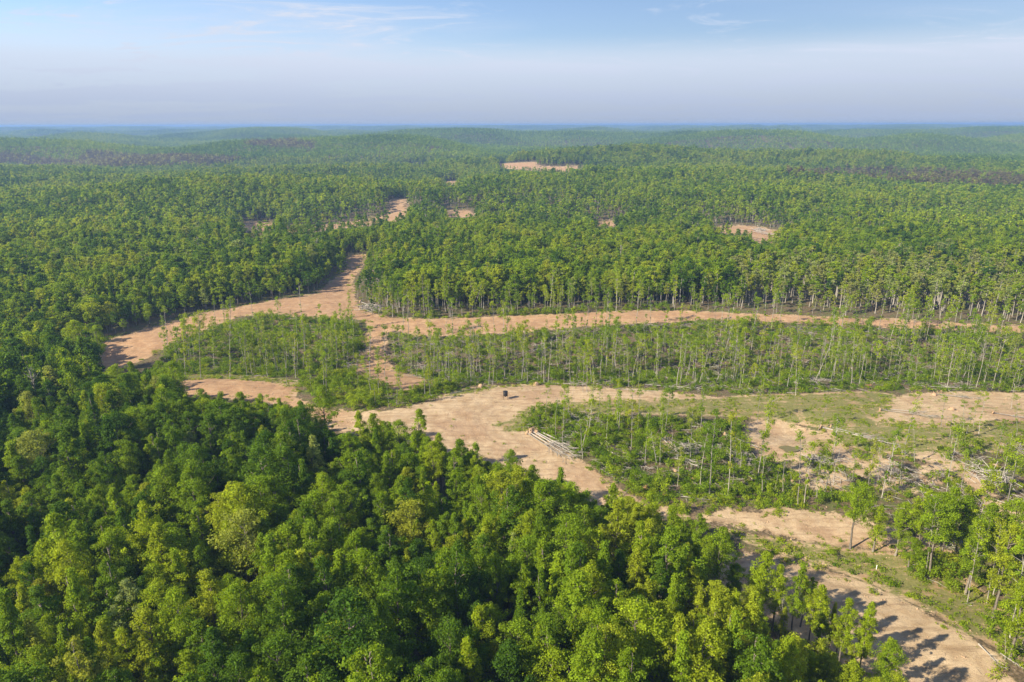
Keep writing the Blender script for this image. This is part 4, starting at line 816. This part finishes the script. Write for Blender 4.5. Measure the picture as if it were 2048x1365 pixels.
LOGS = [  # px a, px b, roots, limbs, label
    ((1316, 872), (1388, 935), 1, 1, 'large uprooted trunk sliding down the middle of the brush patch'), ((1330, 876), (1368, 912), 0, 1, 'dark snapped trunk beside the large uprooted one in the brush'), ((1370, 870), (1420, 912), 0, 1, 'felled tree lying above the pond bowl rim in brush'),
    ((1400, 873), (1460, 915), 0, 1, 'pale trunk felled towards the slash heap by the bowl'), ((1450, 872), (1530, 905), 1, 0, 'uprooted trunk pointing down into the pond bowl'), ((1432, 912), (1500, 935), 0, 1, 'grey felled stem on the slash heap below the bowl'),
    ((1350, 918), (1440, 952), 0, 1, 'long grey stem lying low in the brush patch'), ((1338, 993), (1425, 1003), 0, 1, 'pale crooked log lying in the green strip'), ((1200, 895), (1262, 930), 0, 1, 'thin log lying along the left brush edge'), ((1140, 845), (1215, 880), 0, 0, 'bare straight stem in the brush by the field corner'),
    ((1642, 858), (1800, 898), 1, 1, 'long uprooted trunk left of the sandy rise'), ((1662, 857), (1760, 884), 1, 1, 'second uprooted trunk left of the sandy rise'), ((1760, 822), (1885, 838), 1, 1, 'uprooted tree at the meadow end of the sand'), ((1770, 820), (1850, 828), 0, 1, 'slim stem beside the uprooted tree at the meadow end'),
    ((1985, 828), (2070, 842), 1, 1, 'dark uprooted tree at the right border of the sand'), ((1868, 790), (1960, 800), 1, 1, 'uprooted pale tree at the top of the sandy ground'), ((1855, 776), (1945, 781), 0, 1, 'white stem along the top rim of the clearing'), ((1700, 776), (1740, 786), 0, 0, 'short stem at the rim behind the meadow'),
    ((1960, 930), (1936, 966), 0, 0, 'dark straight log tilted across the skid trail'), ((1808, 938), (1838, 965), 0, 1, 'grey stem fallen between the slender trees on the eroded bank'), ((1870, 945), (1935, 985), 0, 1, 'long grey stem beside the skid trail'), ((1775, 920), (1835, 950), 0, 1, 'felled stem crossing the eroded bank'),
    ((1905, 975), (1935, 1010), 0, 0, 'pale leaning stem below the skid trail'), ((1985, 1000), (2040, 1020), 0, 1, 'grey stem lying right of the skid trail'), ((1230, 780), (1330, 786), 0, 0, 'white stem lying along the far rim of the field'), ((1100, 768), (1170, 772), 0, 1, 'pale stem at the field rim near the feeder'),
    ((1290, 772), (1400, 781), 0, 1, 'white felled stem at the slope foot behind the field'), ((900, 790), (960, 776), 0, 0, 'dark stem lying along the hollow rim'), ((690, 729), (752, 722), 0, 0, 'brown trunk laid across the gully mouth'), ((694, 735), (748, 725), 0, 0, 'second brown trunk laid across the gully mouth'), ((692, 742), (735, 733), 0, 1, 'short trunk below the two across the gully'),
    ((820, 690), (905, 694), 0, 1, 'grey trunk in the slash line right of the gully'), ((850, 692), (935, 688), 0, 1, 'second grey trunk in the slash line right of the gully'), ((760, 696), (784, 716), 0, 0, 'pale stem pointing down the gully side'), ((605, 690), (640, 706), 0, 0, 'white log on the left cut slope'), ((540, 708), (564, 722), 0, 1, 'white broken stem on the left cut slope'),
    ((660, 770), (700, 790), 0, 1, 'white curved stem in the bushy hollow'), ((720, 800), (760, 790), 0, 1, 'grey stem in the middle of the bushy hollow'), ((722, 606), (760, 622), 1, 1, 'bulldozed trunk heaped at the road junction'), ((728, 612), (775, 628), 0, 1, 'second bulldozed trunk at the road junction'), ((715, 616), (750, 608), 0, 1, 'grey stem across the heap at the road junction'), ((735, 620), (768, 612), 0, 1, 'last grey stem on the heap at the road junction'),
    ((1040, 715), (1110, 705), 0, 1, 'grey stem high on the slope behind the feeder'), ((1180, 700), (1250, 712), 0, 1, 'grey stem on the slope behind the field'), ((1330, 690), (1400, 700), 0, 1, 'fallen stem high on the slope behind the brush'), ((1500, 720), (1560, 730), 0, 1, 'fallen stem on the slope behind the pond'), ((1650, 700), (1720, 712), 0, 1, 'fallen stem on the slope behind the meadow'),
    ((1790, 730), (1860, 742), 0, 1, 'fallen stem low on the slope behind the sand'), ((1900, 705), (1960, 716), 0, 1, 'fallen stem high at the right end of the slope'), ((1440, 752), (1520, 760), 0, 1, 'white stem at the slope foot behind the sandy strip'), ((1130, 745), (1200, 752), 0, 1, 'white stem at the slope foot behind the field'), ((1600, 758), (1680, 764), 0, 1, 'white stem at the slope foot behind the pond'),
    ((1955, 1292), (2000, 1340), 0, 1, 'pale stem at the corner where the front road ends'), ((2000, 1310), (2048, 1345), 0, 1, 'thin white stem beside the front road corner'), ((1480, 460), (1550, 472), 0, 1, 'grey log heap stem in the distant clearing'), ((1500, 458), (1560, 476), 0, 1, 'second grey stem in the distant clearing')]
for i, (a, b, rt, lm, lab) in enumerate(LOGS): felled(at(*a), at(*b), i, bool(rt), bool(lm), 0, lab, group='felled trees lying on the cut ground')
# upturned root mounds and rusty brush
def mound_mesh(name, seed, mat):
    r = np.random.default_rng(seed); g = Geo(); n = 10; V = []; F = []; th = np.linspace(0, 2 * math.pi, n, endpoint=False); prof = [(-.2, 1.05), (.15, 1.0), (.5, .85), (.85, .5), (1.0, .12)]
    for z, f in prof: V.append(np.stack([np.cos(th) * f, np.sin(th) * f * .8, np.full(n, z)], 1) + r.normal(0, .09, (n, 3)))
    for i in range(len(prof) - 1):
        for j in range(n): F.append((i * n + j, i * n + (j + 1) % n, (i + 1) * n + (j + 1) % n, (i + 1) * n + j))
    o = (len(prof) - 1) * n; F += [(o, o + 1, o + 2, o + 3), (o, o + 3, o + 4, o + 9), (o + 4, o + 5, o + 6, o + 9), (o + 6, o + 7, o + 8, o + 9)]
    g.add(np.concatenate(V), F)
    for i in range(9):
        a = r.uniform(0, 6.28); p = np.array([math.cos(a) * .6, math.sin(a) * .5, r.uniform(.3, .9)]); g.tube([p, p + np.array([math.cos(a), math.sin(a), r.uniform(0, .8)]) * r.uniform(.4, .9)], [.06, .02], 4, False)
    return make_mesh(name, *g.data(), mat)
def rust_mesh(name, seed):
    r = np.random.default_rng(seed); k = 10; cc = np.stack([r.normal(0, .45, k), r.normal(0, .4, k), r.uniform(.15, .85, k)], 1)
    V, F, S = clump_leaves(r, cc, r.uniform(.25, .45, k), 26, .24, .3, .8); return make_mesh(name, V, F, M_RUST)
MOUND = [mound_mesh('root_mound_%d' % i, 70 + i, M_ROOT) for i in range(3)]; RUST = [rust_mesh('rusty_heap_%d' % i, 80 + i) for i in range(2)]
for i, (px, py, s, kind, lab) in enumerate([(1388, 962, 1.1, 'r', 'rusty brown stump heap in the middle brush'), (1293, 981, 1.5, 'r', 'large rusty stump heap at the brush corner above the lower road'), (1450, 955, .9, 'r', 'small rusty stump heap beside slender trees'), (1328, 992, 1.0, 'r', 'rusty stump heap by the left end of the green strip'), (1350, 942, .9, 'm', 'tan root mound in the brush'),
        (1566, 968, 1.6, 'm', 'grey upturned root mound below the pond'), (1176, 764, 1.3, 'r', 'orange root mound at slope foot behind the field'), (1447, 882, 1.3, 'm', 'tan root mound on the bowl rim'), (1072, 771, 1.8, 'm', 'tan soil mound on the field rim'), (962, 774, 1.6, 'm', 'grey-tan soil mound at the field rim by the feeder'), (1735, 774, 1.5, 'r', 'orange root mound behind the meadow'),
        (1868, 791, 1.3, 'm', 'tan root mound at the top of the sand'), (1903, 820, 1.4, 'm', 'tan root mound in the middle of the sand'), (1720, 1000, 1.2, 'm', 'tan stump mound at the end of the green strip'), (1585, 965, .9, 'm', 'small root mound below the pond bowl'), (1640, 775, 1.2, 'm', 'soil mound on the rim behind the bowl'), (2010, 1300, 1.0, 'm', 'pale stump by the front road corner'), (1850, 960, 1.3, 'm', 'tan upturned root on the eroded bank'), (1900, 955, 1.2, 'm', 'tan stump mound near the skid trail'), (1990, 935, 1.4, 'm', 'soil mound beside the top of the skid trail')]):
    p = at(px, py); o = obj('root_mound', (RUST if kind == 'r' else MOUND)[i % 2], None, p); o.rotation_euler = (0, 0, i * 1.3); s *= .72; o.scale = (s, s, s * .85); tag(o, lab, 'root mound', 'root mounds in the clearing')
def heap_mesh(name, seed):
    r = np.random.default_rng(seed); g = Geo()
    for i in range(70):
        a = r.uniform(0, 6.28); l = r.uniform(1.2, 4.2); c = np.append(r.normal(0, 1.3, 2), 0); c[2] = max(.1, 1.3 - .45 * np.hypot(c[0], c[1])) * r.uniform(.2, 1.1); d = np.array([math.cos(a), math.sin(a), r.normal(0, .3)]) * l / 2
        p, q = c - d, c + d; p[2] = max(p[2], .03); q[2] = max(q[2], .03); g.tube([p, (p + q) / 2 + r.normal(0, .12, 3), q], [.05, .05, .015], 4, False)
    return make_mesh(name, *g.data(), M_DEAD)
HEAP = [heap_mesh('heap_%d' % i, 90 + i) for i in range(4)]
for i, (px, py, s, lab) in enumerate([(1375, 900, 1.2, 'grey branch heap beside the large uprooted trunk in brush'), (1488, 922, 1.6, 'grey slash heap on the lip of the pond bowl'), (1140, 838, 1.3, 'grey brush heap at the far brush corner by the field'), (1988, 958, 1.7, 'pale fan-shaped branch heap right of the skid trail'), (740, 618, 2.0, 'wide slash heap at the road junction'), (1080, 700, 1.5, 'slash heap on the slope behind the feeder'),
        (880, 692, 1.6, 'slash heap in the grey line right of the gully'), (1640, 925, 1.3, 'branch heap below the pond on the bank'), (700, 738, 1.3, 'slash heap at the mouth of the gully'), (1780, 945, 1.2, 'branch heap among the poles on the eroded bank'), (1470, 700, 1.4, 'slash heap on slope behind the sandy strip'), (1520, 462, 2.2, 'large grey slash heap in the distant clearing')]):
    p = at(px, py); o = obj('brush_heap', HEAP[i % 4], None, p); o.rotation_euler = (0, 0, i * .9); o.scale = (s, s, s); tag(o, lab, 'brush heap', 'heaps of cut branches')

# ------------------------------------------------------------------ pond, feeder, marker post, burnt patch
def build_pond():
    c = at(1580, 900); n = 28; th = np.linspace(0, 2 * math.pi, n, endpoint=False); r = np.random.default_rng(4); f = 1 + .18 * np.sin(th * 3 + 1) + .1 * np.sin(th * 5); x = c[0] + np.cos(th) * 3.0 * f; y = c[1] + np.sin(th) * 2.0 * f
    z = float(height(c[0], c[1])) + .25
    m = new_mat('pond_water'); b = NB(m); pos = b.node('ShaderNodeNewGeometry').outputs['Position']; b.out(b.bsdf(b.mix(b.noise(pos, .8), (.12, .10, .035, 1), (.17, .15, .06, 1)), .3, .25, b.noise(pos, 3.0), .05, .02))
    V = np.concatenate([np.stack([x, y, np.full(n, z)], 1), [[c[0], c[1], z]]]); F = np.array([(i, (i + 1) % n, n) for i in range(n)])
    o = obj('pond', make_mesh('pond', V, F, m)); o['kind'] = 'structure'; o['label'] = 'small muddy green pond in the dirt bowl'
build_pond()
def paint(name, c, rough=.5, spec=.4):
    m = new_mat(name); b = NB(m); tc = b.node('ShaderNodeTexCoord').outputs['Object']; n = b.noise(tc, 3, 5, .6)
    b.out(b.bsdf(b.mix(b.rng(n, .4, .75, 0, .6), (*c, 1), (*[min(1, q * 1.8 + .015) for q in c], 1)), rough, spec)); return m
def build_feeder():
    p = at(1011, 798); o = empty('game_feeder', p, (0, 0, R(12))); tag(o, 'black barrel game feeder on thin legs in the sandy field', 'feeder')
    blk = paint('black_plastic', (.012, .012, .016)); gal = paint('dark_steel', (.05, .05, .05), .6, .3)
    def lathe(name, prof, mat, n=28, parent=o):
        th = np.linspace(0, 2 * math.pi, n, endpoint=False); V = np.concatenate([np.stack([np.cos(th) * r_, np.sin(th) * r_, np.full(n, z_)], 1) for r_, z_ in prof])
        F = np.array([(i * n + j, i * n + (j + 1) % n, (i + 1) * n + (j + 1) % n, (i + 1) * n + j) for i in range(len(prof) - 1) for j in range(n)])
        return obj(name, make_mesh('feeder_' + name, V, F, mat), parent)
    lathe('barrel', [(.01, 1.12), (.72, 1.12), (.78, 1.16), (.78, 1.5), (.80, 1.52), (.80, 1.56), (.78, 1.58), (.78, 2.05), (.80, 2.07), (.80, 2.11), (.78, 2.13), (.78, 2.68)], blk)
    lathe('lid', [(.01, 2.84), (.5, 2.81), (.82, 2.74), (.84, 2.68), (.83, 2.62), (.79, 2.62)], blk)
    lathe('funnel', [(.5, 1.12), (.16, .86), (.16, .74), (.01, .74)], gal)
    for k in range(4):
        a = k * math.pi / 2 + .5; g = Geo(); q = np.array([math.cos(a), math.sin(a), 0]); g.tube([q * .80 + [0, 0, 2.0], q * .83 + [0, 0, 1.1], q * 1.12 + [0, 0, -.15]], [.035, .035, .035]); obj('leg', make_mesh('feeder_leg_%d' % k, *g.data(), gal), o)
build_feeder()
def build_post():
    p = at(1752, 1141); o = empty('marker_post', p); tag(o, 'small white marker post standing on the grassy bank', 'post'); w = paint('white_paint', (.72, .70, .66), .7, .2)
    g = Geo(); g.tube([[0, 0, -.3], [.01, .01, 1.0]], [.075, .075]); obj('shaft', make_mesh('post_shaft', *g.data(), w), o)
    g = Geo(); g.tube([[.01, .01, 1.0], [.01, .01, 1.06], [.01, .01, 1.12]], [.085, .085, .03]); obj('cap', make_mesh('post_cap', *g.data(), w), o)
build_post()
def build_arch():
    a, b = at(2011, 1303), at(2056, 1302); m = (a + b) / 2; g = Geo(); t = np.linspace(0, 1, 9)[:, None]; P = a + (b - a) * t; P[:, 2] += 3.2 * np.sin(np.clip(t[:, 0] * 1.25, 0, 1) * math.pi * .72) ; P[0, 2] = a[2] - .3
    o = obj('bent_sapling', make_mesh('bent_sapling', *(g.tube(P, np.linspace(.075, .03, 9)) or g.data()), M_DEAD)); tag(o, 'white bare sapling bent into an arch by the front road', 'sapling')
build_arch()

# ------------------------------------------------------------------ haze
def build_haze():
    m = new_mat('haze'); N, L = m.node_tree.nodes, m.node_tree.links; o = N.new('ShaderNodeOutputMaterial'); v = N.new('ShaderNodeVolumePrincipled')
    v.inputs['Color'].default_value = HAZE_COL; v.inputs['Density'].default_value = HAZE_D; v.inputs['Anisotropy'].default_value = .1; L.new(v.outputs[0], o.inputs['Volume'])
    lo, hi, s = -80.0, 97.0, 17000.0
    V = [(x, y, z) for z in (lo, hi) for x, y in ((-s, -s), (s, -s), (s, s), (-s, s))]
    b = obj('haze', make_mesh('haze', V, np.array([(3, 2, 1, 0), (4, 5, 6, 7), (0, 1, 5, 4), (1, 2, 6, 5), (2, 3, 7, 6), (3, 0, 4, 7)]), m)); tag(b, 'thin blue haze over the far forest', 'haze', None, 'stuff')
HAZE_COL = (.29, .49, .87, 1); HAZE_D = 0.00017
build_haze()
